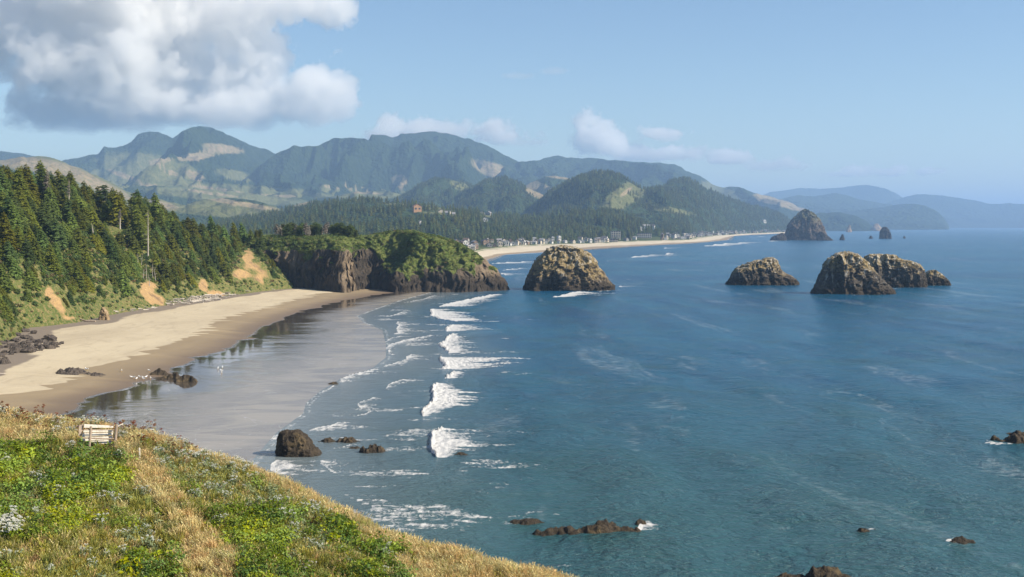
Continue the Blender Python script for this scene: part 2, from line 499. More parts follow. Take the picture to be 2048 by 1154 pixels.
# ================================================================= the sea, with its breakers
# front of each line of foam as (px, py, length of the tail in px); s = strength
BREAKERS = [
    (1.00, [(995, 588, 22), (955, 595, 40), (922, 601, 60), (895, 608, 70), (875, 614, 75)]),
    (1.10, [(862, 618, 30), (860, 622, 60), (864, 630, 75), (872, 636, 100), (890, 640, 140), (912, 643, 130)]),
    (1.10, [(910, 649, 40), (896, 654, 60), (892, 658, 76), (898, 663, 30)]),
    (1.15, [(908, 667, 12), (898, 674, 24), (890, 682, 44), (881, 689, 60), (884, 696, 54), (893, 703, 76), (898, 706, 20)]),
    (1.15, [(884, 713, 60), (878, 716, 150), (882, 724, 140), (888, 733, 110), (880, 738, 40)]),
    (1.05, [(908, 742, 30), (901, 748, 22), (893, 756, 26)]),
    (1.20, [(878, 766, 14), (870, 776, 40), (864, 786, 90), (862, 796, 92), (862, 806, 76), (850, 816, 50), (839, 826, 34), (842, 834, 14)]),
    (1.20, [(884, 856, 14), (866, 864, 60), (857, 874, 110), (855, 884, 128), (857, 893, 100), (861, 902, 60), (868, 908, 36), (874, 916, 22)]),
    # lines nearer the beach
    (0.62, [(860, 584, 30), (832, 591, 26), (805, 599, 20), (778, 607, 18), (752, 617, 14), (724, 626, 10), (712, 632, 8), (722, 641, 8), (740, 650, 6), (766, 656, 5)]),
    (0.60, [(868, 590, 40), (845, 598, 44), (800, 606, 40)]),
    (0.70, [(815, 622, 30), (790, 628, 36), (765, 634, 30)]),
    (0.72, [(800, 642, 20), (795, 648, 30), (792, 656, 36), (793, 664, 44), (790, 669, 40)]),
    (0.62, [(805, 671, 40), (782, 676, 20), (774, 684, 12), (780, 692, 10)]),
    (0.78, [(868, 669, 30), (840, 673, 44), (808, 681, 40), (785, 689, 24), (773, 697, 14), (774, 704, 10), (781, 710, 20)]),
    (0.70, [(818, 708, 70), (808, 716, 60), (798, 724, 44), (768, 733, 40)]),
    (0.85, [(748, 736, 10), (714, 745, 34), (690, 752, 48), (680, 758, 50), (686, 764, 22)]),
    (0.60, [(672, 766, 10), (652, 778, 8), (640, 785, 8), (628, 792, 22), (620, 800, 24)]),
    (0.66, [(800, 757, 60), (786, 764, 66), (780, 772, 34), (776, 780, 14)]),
    (0.72, [(745, 794, 14), (730, 802, 30), (724, 811, 34), (722, 818, 26)]),
    (0.72, [(745, 820, 10), (728, 827, 26), (705, 832, 44)]),
    (0.60, [(614, 803, 12), (606, 812, 6), (607, 824, 6), (590, 838, 7), (570, 850, 8), (556, 862, 8), (546, 872, 12)]),
    (0.80, [(680, 842, 14), (655, 850, 60), (625, 858, 90), (610, 862, 100)]),
    (0.75, [(556, 920, 60), (548, 928, 90), (546, 940, 100), (560, 950, 80)]),
    (0.50, [(640, 918, 60), (640, 926, 120), (660, 940, 150), (690, 952, 100)]),
    (0.48, [(680, 986, 90), (688, 994, 150), (720, 1008, 170), (760, 1020, 120)]),
    # wash at the foot of the rocks
    (1.00, [(1158, 583, 70), (1130, 588, 80), (1104, 595, 40)]),
    (0.70, [(1240, 571, 40), (1238, 575, 40)]),
    (0.62, [(1205, 578, 40), (1200, 583, 60)]),
    (0.90, [(1290, 1044, 26), (1284, 1052, 40), (1276, 1060, 36), (1280, 1068, 14)]),
    (0.75, [(1742, 1058, 24), (1730, 1066, 30)]),
    (0.85, [(1906, 1074, 14), (1902, 1080, 50), (1950, 1086, 24)]),
    (0.75, [(1972, 880, 30), (1968, 886, 40), (2000, 892, 60)]),
    (0.75, [(542, 870, 16), (534, 876, 22), (536, 882, 10)]),
    (0.70, [(1880, 566, 40), (1895, 570, 20)]),
    (0.55, [(1780, 575, 60), (1776, 579, 50)]),
    (0.55, [(1690, 590, 90), (1740, 593, 50)]),
    (0.55, [(720, 885, 30), (700, 891, 30), (664, 898, 30)]),
    (0.50, [(770, 898, 26), (760, 904, 36)]),
    # the surf along the far beach
    (0.80, [(1074, 522, 40), (1000, 525, 90), (980, 528, 90)]),
    (0.70, [(1000, 545, 40), (1004, 548, 50), (1010, 551, 30)]),
    (0.70, [(1050, 535, 10), (1020, 538, 40), (1002, 541, 40)]),
    (0.75, [(1355, 505, 26), (1310, 509, 60), (1268, 513, 80), (1262, 516, 30)]),
    (0.65, [(1365, 493, 20), (1330, 496, 60), (1318, 498, 50)]),
    (0.90, [(1500, 484, 30), (1450, 487, 60), (1412, 491, 60), (1408, 493, 40)]),
    (0.75, [(1382, 502, 30), (1386, 504, 24)]),
    (0.60, [(1250, 500, 60), (1244, 502, 40)]),
    (0.60, [(1580, 480, 30), (1540, 482, 60), (1520, 484, 40)]),
    (0.60, [(1540, 472, 40), (1490, 475, 60)]),
    (0.55, [(1240, 520, 40), (1200, 523, 70)]),
    (0.45, [(1240, 557, 60), (1260, 560, 90)]),
]

def build_sea():
    px = np.concatenate([np.arange(-560, 380, 14), np.arange(380, 1080, 2.2), np.arange(1080, 1500, 5), np.arange(1500, 2640, 11)])
    py = np.concatenate([450 + np.geomspace(2.4, 60, 62), np.arange(511.5, 700, 1.3), np.arange(700, 960, 1.8), np.arange(960, 1500, 6)])
    PX, PY = np.meshgrid(px, py)
    D = H * F / (PY - HY)
    X, Y = (PX - CX) / F * D, D
    foam = np.zeros_like(PX)
    for s, pts in BREAKERS:
        pts = sorted(pts, key=lambda q: q[1])
        yy = [q[1] for q in pts]
        sc = (PY - HY) / 300.0
        wob = fbm(X / 6.0, Y / 9.0, 3.3, 3) * 8 * np.clip(sc, 0.05, 1.2)
        fr = np.interp(PY, yy, [q[0] for q in pts]) + wob
        tl = np.interp(PY, yy, [q[2] for q in pts]) * (1 + 0.5 * fbm(X / 9, Y / 1.5, 8.1, 2))
        tl = np.maximum(tl, 2)
        u = (PX - fr) / tl
        e = np.clip((PY - yy[0] + 1.5) / 3, 0, 1) * np.clip((yy[-1] + 1.5 - PY) / 3, 0, 1)
        f = np.where(u < 0, np.exp(u * tl / 1.6), np.where(u < .05, 0.98, np.clip(0.76 - 0.50 * u, 0, 1) * np.clip((1.5 - u) * 2.2, 0, 1))) * e * s
        foam = np.maximum(foam, f)
    xc = xcurve(LC, Y)
    off = X - xc
    inside = (Y < 690)
    lac = np.where(inside & (off > -4), np.exp(-np.abs(off - 1) / 1.5) * 0.40, 0)
    foam = np.maximum(foam, lac)
    # scattered froth inside the surf zone
    zone = np.where(inside, sstep(0, 8, off) * sstep(62, 30, off), 0)
    fr2 = sstep(0.30, 0.75, fbm(X / 16, Y / 6, 4.4, 4)) * zone * 0.42
    foam = np.maximum(foam, fr2)
    calm = np.where(inside, np.clip(1 - off / 45, 0, 1), 0)
    shal = np.where(inside, np.clip(1 - off / 42, 0, 1) ** 1.2, 0)
    near = np.clip((PY - 640) / 420, 0, 1) ** 0.9
    amp = np.clip(off / 60, 0, 1) * np.clip(1.3 - D / 900, 0, 1)
    amp = np.where(inside, amp, 0)
    Z = (np.sin((X + 0.12 * Y + 6 * fbm(X / 60, Y / 60, 1, 2)) / 26 * 6.28) * 0.28 + fbm(X / 9, Y / 14, 2.2, 3) * 0.25) * amp
    # each breaker stands up as a low roller behind its foam
    Z = Z + np.clip(foam - 0.75, 0, 0.4) * 1.4
    me = mesh('sea', np.stack([X, Y, Z], -1), grid_faces(*PX.shape)[:, ::-1], M_SEA, True,
              {'foam': foam.ravel(), 'calm': calm.ravel(), 'shallow': shal.ravel(), 'near': near.ravel()})
    return tag(link('sea', me), kind='structure')
build_sea()

# ================================================================= far shore: beach and plain behind it
FSH = [(640, -20), (760, -52), (1000, -40), (1217, -19), (1440, -8), (1571, 52), (1800, 142), (2107, 250), (2335, 358), (2880, 528), (3927, 728), (5082, 1156), (6500, 1560), (9000, 2250)]
FBK = [(640, -100), (760, -110), (1000, -90), (1378, -48), (1617, -31), (1958, 58), (2067, 150), (2325, 232), (2400, 276), (2565, 384), (2800, 420), (3382, 560), (4376, 852), (5314, 1215), (6500, 1500), (9000, 2180)]

def plain_z(x, y):
    d = interp(y, FBK) - x
    d = np.maximum(d, 0)
    return 5 + 26 * (1 - np.exp(-d / 900)) + 1.5 * fbm(x / 120, y / 120, 3, 3) * np.clip(d / 40, 0, 1) + 1.2 * sstep(0, 25, d)

def build_far_shore():
    ys = np.geomspace(700, 9000, 200)
    sh, bk = interp(ys, FSH), interp(ys, FBK)
    tt = np.linspace(0, 1.12, 20)
    X = bk[:, None] + (sh - bk)[:, None] * tt
    Y = np.repeat(ys[:, None], 20, 1)
    Z = np.where(tt < 1, 5 * np.abs(1 - tt) ** 1.1, -(tt - 1) * 6)[None] + 0 * X
    Z = Z + 0.8 * np.clip(fbm(X / 30, Y / 60, 1, 3), 0, 1) * np.clip(1 - tt * 2.5, 0, 1)
    me = mesh('beach', np.stack([X, Y, Z], -1), grid_faces(*X.shape), M_FARSAND, True, {'w': np.repeat(tt[None], 200, 0).ravel()})
    tag(link('beach', me), kind='structure')
    uu = np.concatenate([[0], np.geomspace(4, 1, 1), np.geomspace(8, 1, 1)])
    tt = np.linspace(0, 1, 70) ** 1.6
    left = -0.95 * ys - 400
    X = bk[:, None] + 2 + (left - bk)[:, None] * tt
    Y = np.repeat(ys[:, None], 70, 1)
    Z = plain_z(X, Y)
    me = mesh('coastal_plain', np.stack([X, Y, Z], -1), grid_faces(*X.shape)[:, ::-1], M_PLAIN, True)
    tag(link('coastal_plain', me), kind='structure')
build_far_shore()

# ================================================================= hills and mountains
HILLS = []
def patch_mask(px, py, ells, nx, ny):
    m = np.zeros_like(px)
    for cx, cy, rx, ry, rot in ells:
        c, s = math.cos(math.radians(rot)), math.sin(math.radians(rot))
        dx, dy = px - cx, py - cy
        u, v = (dx * c + dy * s) / rx, (-dx * s + dy * c) / ry
        m = np.maximum(m, np.clip(1.25 - np.sqrt(u * u + v * v) * 0.75, 0, 1))
    return m

def ridge(name, crest, Dc, Df, mat, zf=-5, spur=0.16, L=420, cuts=(), meads=(), C=220, R=70, back=0.45, rough=1.0, power=1.0, seed=0, keep=True, warp=0.35):
    px = np.linspace(crest[0][0], crest[-1][0], C)
    cy = interp(px, crest)
    cy = cy + fbm(px / 14, seed + 0.0 * px, 2.2, 3) * 1.6 * rough
    t = np.concatenate([np.linspace(0, 1, R) ** 0.9, 1 + np.linspace(0.04, 1, 14) * back])
    T, PXg = np.meshgrid(t, px, indexing='ij')
    CYg = np.repeat(cy[None], len(t), 0)
    dc = Dc if np.isscalar(Dc) else interp(px, Dc)
    df = Df if np.isscalar(Df) else interp(px, Df)
    D = df + (dc - df) * T
    X, Y = (PXg - CX) / F * D, D
    zc = H - (CYg - HY) / F * (D * 0 + dc)
    rel = np.where(T <= 1, T, np.clip(1 - (T - 1) / back, 0, 1) ** 0.8)
    S = np.sin(np.clip(rel, 0, 1) * math.pi / 2) ** power * 0.45 + rel * 0.55
    Hh = np.maximum(zc - zf, 0)
    env = np.where(T <= 1, np.sin(np.clip(T, 0, 1) * math.pi) ** 0.7, 0)
    wx = X + L * warp * fbm(X / L / 1.3, Y / L / 1.3, seed + 1.5, 2)
    sp = ridged(wx / L, Y / (2.6 * L), seed + 0.3, 4, 0.55) - 0.52
    Z = zf + Hh * S + env * Hh * spur * 2.9 * sp + env * fbm(X / (L * .25), Y / (L * .25), seed, 4) * Hh * spur * 0.42
    # front rows never rise above the line of sight to the crest
    sight = H + (zc - H) / dc * D - 2
    Z = np.where(T <= 1, np.minimum(Z, np.maximum(sight, zf)), Z)
    PYg = HY - (Z - H) / D * F
    a = {'cut': patch_mask(PXg, PYg, cuts, X, Y).ravel(), 'mead': patch_mask(PXg, PYg, meads, X, Y).ravel()}
    me = mesh(name, np.stack([X, Y, Z], -1), grid_faces(*X.shape), mat, True, a)
    o = tag(link(name, me), kind='structure')
    HILLS.append(dict(o=o, X=X, Y=Y, Z=Z, PX=PXg, PY=PYg, T=T, cut=a['cut'].reshape(X.shape), mead=a['mead'].reshape(X.shape), name=name))
    return HILLS[-1]

# far capes
ridge('far_mountain', [(1450, 452), (1500, 398), (1540, 384), (1600, 376), (1650, 377), (1690, 374), (1715, 370), (1733, 369), (1770, 376), (1800, 391), (1830, 410), (1870, 430), (1900, 451)], 19000, 16500, M_CAPE, L=1500, C=160, R=40, seed=1, rough=.5)
ridge('far_cape', [(1690, 450), (1730, 425), (1770, 408), (1812, 393), (1830, 389), (1850, 388), (1880, 390), (1900, 393), (1950, 401), (1985, 408), (2010, 406), (2048, 407), (2120, 418), (2200, 436), (2260, 452)], 16500, 14500, M_CAPE, L=1300, C=160, R=40, seed=2, rough=.5)
ridge('far_cape', [(1480, 452), (1500, 420), (1533, 403), (1596, 390), (1630, 392), (1672, 385), (1700, 392), (1720, 399), (1780, 408), (1830, 425), (1870, 451)], 13500, 11000, M_CAPE, L=1000, C=150, R=40, seed=3, rough=.4)
ridge('far_cape', [(1580, 453), (1620, 438), (1680, 424), (1748, 416), (1800, 408), (1824, 406), (1850, 411), (1876, 423), (1890, 437), (1898, 452)], 11200, 9300, M_CAPE, L=700, C=120, R=40, seed=4, rough=.4)
ridge('far_headland', [(1560, 452), (1590, 440), (1640, 425), (1680, 424), (1710, 430), (1730, 440), (1745, 452)], 8200, 7000, M_MOUNT, L=400, C=90, R=30, seed=41, rough=.4)
# mountains
ridge('mountain', [(-900, 360), (-600, 335), (-400, 322), (-220, 318), (-120, 309), (-60, 303), (0, 302), (30, 304), (60, 311), (110, 322), (160, 335), (210, 360), (260, 420), (280, 452)], 9800, 7600, M_MOUNT, L=800, C=150, R=50, seed=5)
ridge('mountain', [(40, 390), (90, 340), (131, 319), (165, 312), (195, 307), (209, 293), (215, 295), (227, 295), (245, 290), (263, 283), (275, 270), (295, 261), (319, 263), (345, 275), (365, 262), (383, 253), (400, 252), (422, 255), (438, 260), (454, 269), (494, 287), (530, 297), (558, 309), (578, 321), (622, 340), (678, 358), (720, 380), (760, 410), (800, 452)],
      8600, 5600, M_MOUNT, L=750, C=420, R=110, seed=6, spur=0.2,
      cuts=[(445, 297, 42, 9, 8), (395, 312, 50, 8, -8), (590, 326, 26, 12, 20), (320, 322, 30, 6, -10), (250, 352, 40, 5, 20), (390, 352, 22, 9, 20), (340, 345, 26, 4, 20), (300, 372, 40, 4, 12), (430, 378, 60, 4, 8), (520, 392, 60, 4, 4)], meads=[(300, 340, 100, 30, 10), (230, 372, 70, 22, 20), (350, 380, 120, 26, 10), (520, 388, 160, 16, 4), (470, 350, 40, 10, 10)])
ridge('mountain', [(520, 330), (558, 304), (586, 291), (610, 292), (634, 293), (662, 277), (695, 274), (729, 275), (737, 280), (743, 269), (769, 269), (785, 273), (795, 271), (802, 266), (830, 266), (870, 262), (905, 268), (936, 277), (977, 291), (1003, 306), (1036, 323), (1080, 340), (1130, 362), (1180, 400), (1230, 452)],
      8900, 6000, M_MOUNT, L=650, C=420, R=110, seed=7, spur=0.24, cuts=[(988, 341, 48, 15, 20), (1020, 350, 26, 6, 20), (800, 360, 18, 12, 0), (700, 376, 90, 4, 4), (560, 386, 30, 4, 0)], meads=[(640, 382, 80, 12, 0), (800, 390, 60, 6, 0)])
ridge('mountain', [(940, 400), (1000, 335), (1036, 324), (1070, 320), (1095, 315), (1118, 312), (1150, 314), (1200, 318), (1260, 322), (1310, 325), (1348, 328), (1366, 336), (1385, 347), (1399, 352), (1422, 366), (1450, 374), (1478, 374), (1506, 385), (1537, 391), (1582, 406), (1613, 419), (1640, 436), (1660, 452)],
      9600, 7000, M_MOUNT, L=650, C=340, R=90, seed=8, spur=0.22, cuts=[(1575, 408, 52, 9, 17), (1530, 398, 26, 8, 20)], meads=[(1440, 380, 40, 10, 20)])
# foothills
ridge('foothill', [(-900, 350), (-500, 335), (-200, 330), (-100, 322), (-40, 318), (0, 319), (40, 314), (75, 311), (100, 314), (130, 325), (165, 338), (200, 353), (250, 379), (300, 398), (340, 415), (400, 440), (430, 454)], 4700, 3000, M_HILL, L=420, C=300, R=90, seed=9, spur=0.12,
      cuts=[(70, 330, 110, 16, 10), (180, 362, 90, 12, 24)], meads=[(170, 358, 180, 26, 24)])
ridge('foothill', [(140, 420), (190, 392), (240, 378), (290, 368), (350, 372), (420, 378), (500, 386), (580, 388), (640, 396), (700, 386), (760, 379), (810, 390), (860, 405), (920, 440)], 6400, 4600, M_HILL, L=380, C=260, R=70, seed=10, spur=0.2,
      cuts=[(420, 386, 70, 3, 8), (575, 392, 30, 3, 0), (720, 384, 50, 3, 5)], meads=[(450, 392, 160, 12, 5), (730, 390, 80, 8, 0)])
ridge('foothill', [(160, 452), (220, 415), (270, 395), (320, 398), (370, 408), (410, 398), (470, 394), (520, 402), (560, 415), (600, 405), (650, 398), (700, 410), (760, 440)], 4300, 3100, M_HILL, L=260, C=240, R=70, seed=11, spur=0.2,
      cuts=[(300, 405, 60, 9, 12), (450, 402, 60, 5, 12), (510, 412, 50, 5, 10), (600, 408, 34, 4, -10)], meads=[(420, 415, 190, 16, 5)])
HA = ridge('foothill', [(740, 430), (790, 396), (830, 373), (870, 358), (900, 356), (940, 370), (965, 385), (1000, 410), (1040, 445)], 5200, 3900, M_HILL, L=300, C=150, R=60, seed=12, spur=0.14, meads=[(920, 372, 22, 8, 20)])
HB = ridge('foothill', [(990, 410), (1030, 385), (1060, 364), (1090, 352), (1110, 351), (1150, 358), (1190, 372), (1240, 400), (1280, 440)], 6200, 5000, M_HILL, L=260, C=120, R=60, seed=13, spur=0.14, cuts=[(1075, 374, 38, 12, 20), (1120, 354, 46, 4, 8)])
HB2 = ridge('foothill', [(880, 440), (920, 385), (950, 372), (980, 360), (1008, 356), (1035, 366), (1060, 376), (1090, 392), (1120, 410), (1150, 445)], 4800, 3600, M_HILL, L=240, C=130, R=60, seed=14, spur=0.16, cuts=[(1074, 388, 26, 8, 25)])
HC = ridge('foothill', [(1040, 445), (1070, 410), (1100, 386), (1130, 368), (1160, 354), (1190, 346), (1205, 344), (1240, 352), (1275, 372), (1310, 388), (1345, 410), (1380, 440)], 4200, 3000, M_HILL, L=300, C=170, R=70, seed=15, spur=0.12, cuts=[(1252, 384, 16, 4, -38)], meads=[(1256, 388, 66, 20, -34)])
HD = ridge('foothill', [(1200, 440), (1240, 412), (1280, 390), (1310, 376), (1340, 363), (1360, 359), (1380, 360), (1410, 375), (1450, 394), (1500, 408), (1540, 420), (1570, 435), (1592, 450), (1605, 456)], [(1200, 3800), (1605, 6400)], [(1200, 2900), (1330, 3050), (1400, 3900), (1470, 4700), (1605, 5700)], M_HILL, L=280, C=200, R=80, seed=16, spur=0.14, meads=[(1340, 420, 50, 6, 10)])
F1 = ridge('wooded_ridge', [(380, 465), (430, 450), (480, 441), (560, 427), (620, 412), (680, 404), (740, 404), (800, 406), (860, 410), (920, 422), (980, 430), (1040, 438), (1100, 450), (1150, 462)], 3100, [(380, 1750), (880, 1800), (980, 2050), (1150, 2500)], M_HILL, zf=8, L=260, C=220, R=80, seed=17, spur=0.14, meads=[(840, 410, 110, 8, 6), (900, 428, 60, 3, 3), (990, 432, 30, 3, 0)])
F2 = ridge('wooded_ridge', [(1000, 458), (1050, 444), (1100, 434), (1160, 427), (1215, 427), (1250, 436), (1285, 449), (1310, 459), (1330, 466)], 2950, [(1000, 2100), (1200, 2380), (1330, 2650)], M_HILL, zf=8, L=200, C=160, R=60, seed=18, spur=0.1, meads=[(1120, 432, 24, 3, 0)])

# ================================================================= haze
def haze_box():
    x0, x1, y0, y1, z0, z1 = -21000, 21000, -500, 36800, -8, 752
    V = [(x, y, z) for x in (x0, x1) for y in (y0, y1) for z in (z0, z1)]
    me = mesh('haze', V, [[0, 1, 3, 2], [4, 6, 7, 5], [0, 4, 5, 1], [2, 3, 7, 6], [0, 2, 6, 4], [1, 5, 7, 3]], None, False)
    m = bpy.data.materials.new('haze_air')
    m.use_nodes = True
    nt = m.node_tree
    nt.nodes.clear()
    o = nt.nodes.new('ShaderNodeOutputMaterial')
    v = nt.nodes.new('ShaderNodeVolumePrincipled')
    v.inputs['Color'].default_value = (0.41, 0.63, 0.96, 1)
    v.inputs['Density'].default_value = 8.2e-5
    v.inputs['Anisotropy'].default_value = 0.1
    nt.links.new(v.outputs[0], o.inputs['Volume'])
    me.materials.append(m)
    ob = link('haze', me)
    tag(ob, kind='stuff')
haze_box()

# ================================================================= wooded hillside above the near beach
CAP = [(150, 60), (340, 64), (400, 66), (520, 60), (600, 42), (640, 34), (680, 28), (730, 26)]
def hill_z(x, y):
    x, y = np.broadcast_arrays(np.asarray(x, float), np.asarray(y, float))
    d = xcurve(BACK, y) - x
    d = d + fbm(x / 30, y / 30, 7.7, 3) * 3.0 * np.clip(d / 14, 0, 1)
    cap = interp(y, CAP)
    gul = ridged(x / 90, y / 34, 2.2, 3) - 0.5
    z = 2.6 + cap * (1 - np.exp(-1.25 * np.maximum(d, 0) / cap)) + gul * 7 * np.clip(d / 30, 0, 1)
    return np.where(d < 0, 2.6 + d * 0.25, z) + fbm(x / 7, y / 7, 1.1, 3) * 0.5 * np.clip(d / 5, 0, 1)

SLIDES = [(497, 518, 17, 24, 0), (503, 535, 30, 24, 25), (490, 548, 34, 14, 0), (524, 548, 22, 16, 20), (296, 580, 20, 22, 10), (308, 596, 28, 14, 12),
          (116, 610, 11, 34, -32), (98, 583, 9, 14, 0), (405, 572, 12, 14, -20), (432, 588, 18, 7, 10), (140, 636, 18, 7, 10)]
def project(x, y, z):
    return CX + x / y * F, HY - (z - H) / y * F

def build_hillside():
    ys = np.linspace(95, 735, 470)
    u = np.concatenate([np.linspace(-4, 30, 46), np.linspace(30.8, 110, 60), np.linspace(114, 260, 30)])
    Y = np.repeat(ys[:, None], len(u), 1)
    X = xcurve(BACK, ys)[:, None] - u[None]
    Z = hill_z(X, Y)
    PX, PY = project(X, Y, Z)
    bare = patch_mask(PX, PY, SLIDES, X, Y)
    bare = bare + fbm(X / 6, Y / 6, Z / 6, 3) * 0.28
    U = np.repeat(u[None], len(ys), 0)
    t = NT('hillside_ground')
    p = t.pos()
    n = t.noise(p, 0.12, 5, 0.65); n2 = t.noise(p, 0.9, 4, 0.7)
    green = t.mix(t.ramp(n, 0.35, 0.65), (0.070, 0.105, 0.028), (0.13, 0.15, 0.048))
    green = t.mix(t.ramp(n2, 0.44, 0.64), green, (0.24, 0.19, 0.085))
    soil = t.mix(t.ramp(n2, 0.35, 0.7), (0.45, 0.30, 0.14), (0.32, 0.215, 0.115))
    soil = t.mix(t.ramp(n, 0.52, 0.66), soil, (0.22, 0.15, 0.09))
    b = t.ramp(t.math('ADD', t.attr('bare'), t.math('MULTIPLY', t.math('SUBTRACT', n, 0.5), 0.7)), 0.58, 0.86)
    c = t.mix(b, green, soil)
    m = t.done(t.principled(c, 0.95, 0.05, t.bump(t.math('ADD', n2, n), 1.0, 0.9)))
    me = mesh('wooded_hillside', np.stack([X, Y, Z], -1), grid_faces(*X.shape)[:, ::-1], m, True, {'bare': bare.ravel()})
    tag(link('wooded_hillside', me), kind='structure')
build_hillside()
def bare_at(x, y, z):
    px, py = project(x, y, z)
    return patch_mask(np.atleast_1d(px).astype(float), np.atleast_1d(py).astype(float), SLIDES, 0, 0)

# ================================================================= rock materials
def mat_rock(name, dark, mid, light, guano=0.0, grass=0.0, tide=2.5, fl=1.0, grasscol=((0.33, 0.245, 0.115), (0.24, 0.185, 0.09))):
    """basalt: dark wet foot, brown and ochre above, bird lime and dry grass where asked for"""
    t = NT(name)
    p = t.pos()
    o = t.obj()
    nz = t.n('SeparateXYZ', out=2, Vector=t.n('NewGeometry', out=1))
    z = t.n('SeparateXYZ', out=2, Vector=p)
    hf = t.attr('hf')
    n = t.noise(p, 0.22 * fl, 5, 0.65)
    st = t.noise(t.map(p, (0.9 * fl, 0.9 * fl, 0.16 * fl)), 1.0, 5, 0.7, 0.5)
    fi = t.noise(p, 1.7 * fl, 4, 0.7)
    c = t.mix(t.ramp(st, 0.36, 0.62), dark, mid)
    c = t.mix(t.math('MULTIPLY', t.ramp(n, 0.48, 0.70), 0.6), c, light)
    c = t.mix(t.math('MULTIPLY', t.ramp(fi, 0.5, 0.7), 0.2), c, dark)
    if grass:
        g = t.math('ADD', t.math('ADD', t.math('MULTIPLY', hf, 1.0), t.math('MULTIPLY', nz, 0.35)), t.math('MULTIPLY', t.math('SUBTRACT', n, 0.5), 0.75))
        gm = t.ramp(g, 0.98 - grass * 0.6, 1.32 - grass * 0.6)
        c = t.mix(gm, c, t.mix(t.ramp(fi, 0.35, 0.65), *grasscol))
    if guano:
        gu = t.noise(t.map(p, (0.8 * fl, 0.8 * fl, 0.25 * fl)), 1.0, 5, 0.75)
        top = t.ramp(t.math('ADD', hf, t.math('MULTIPLY', nz, 0.3)), 0.45, 1.15)
        c = t.mix(t.math('MULTIPLY', t.ramp(t.math('ADD', gu, t.math('MULTIPLY', top, 0.10)), 0.555, 0.68), guano), c, (0.62, 0.60, 0.55))
    # tide band
    zz = t.math('ADD', z, t.math('MULTIPLY', t.math('SUBTRACT', n, 0.5), tide * 1.2))
    if tide > 0: c = t.mix(t.ramp(zz, tide, tide * 0.45), c, t.mix(fi, (0.035, 0.03, 0.026), (0.075, 0.06, 0.042)))
    hgt = t.math('ADD', t.math('MULTIPLY', st, 1.6), t.math('ADD', t.math('MULTIPLY', n, 1.0), t.math('MULTIPLY', fi, 0.35)))
    nr = t.bump(hgt, 1.0, 0.9 / fl)
    return t.done(t.principled(c, 0.9, 0.15, nr))

M_STACK = mat_rock('ochre_stack_rock', (0.066, 0.055, 0.046), (0.145, 0.118, 0.086), (0.27, 0.205, 0.115), guano=0.5, grass=1.0, tide=5.5, fl=0.6)
M_STACK2 = mat_rock('bird_rock', (0.058, 0.050, 0.044), (0.125, 0.108, 0.088), (0.20, 0.165, 0.115), guano=0.6, grass=0.70, tide=5.0, fl=0.6)
M_HAY = mat_rock('haystack_rock', (0.060, 0.050, 0.040), (0.13, 0.10, 0.075), (0.22, 0.165, 0.115), guano=0.25, grass=0.55, tide=10, fl=0.15, grasscol=((0.075, 0.085, 0.032), (0.12, 0.11, 0.045)))
M_FARDARK = mat_rock('distant_dark_rock', (0.030, 0.027, 0.025), (0.06, 0.052, 0.045), (0.10, 0.085, 0.065), tide=6, fl=0.2)
M_FARTAN = mat_rock('distant_tan_rock', (0.22, 0.16, 0.11), (0.42, 0.34, 0.25), (0.58, 0.49, 0.37), tide=4, fl=0.1)
M_WET = mat_rock('mussel_rock', (0.030, 0.026, 0.022), (0.085, 0.066, 0.046), (0.19, 0.14, 0.075), tide=0.35, fl=2.4)
M_SANDROCK = mat_rock('sandstone_rock', (0.22, 0.15, 0.085), (0.40, 0.29, 0.17), (0.50, 0.38, 0.24), tide=-5, fl=1.6)
M_BOULD = mat_rock('beach_boulder', (0.060, 0.050, 0.044), (0.125, 0.104, 0.088), (0.20, 0.165, 0.135), tide=-5, fl=2.0)

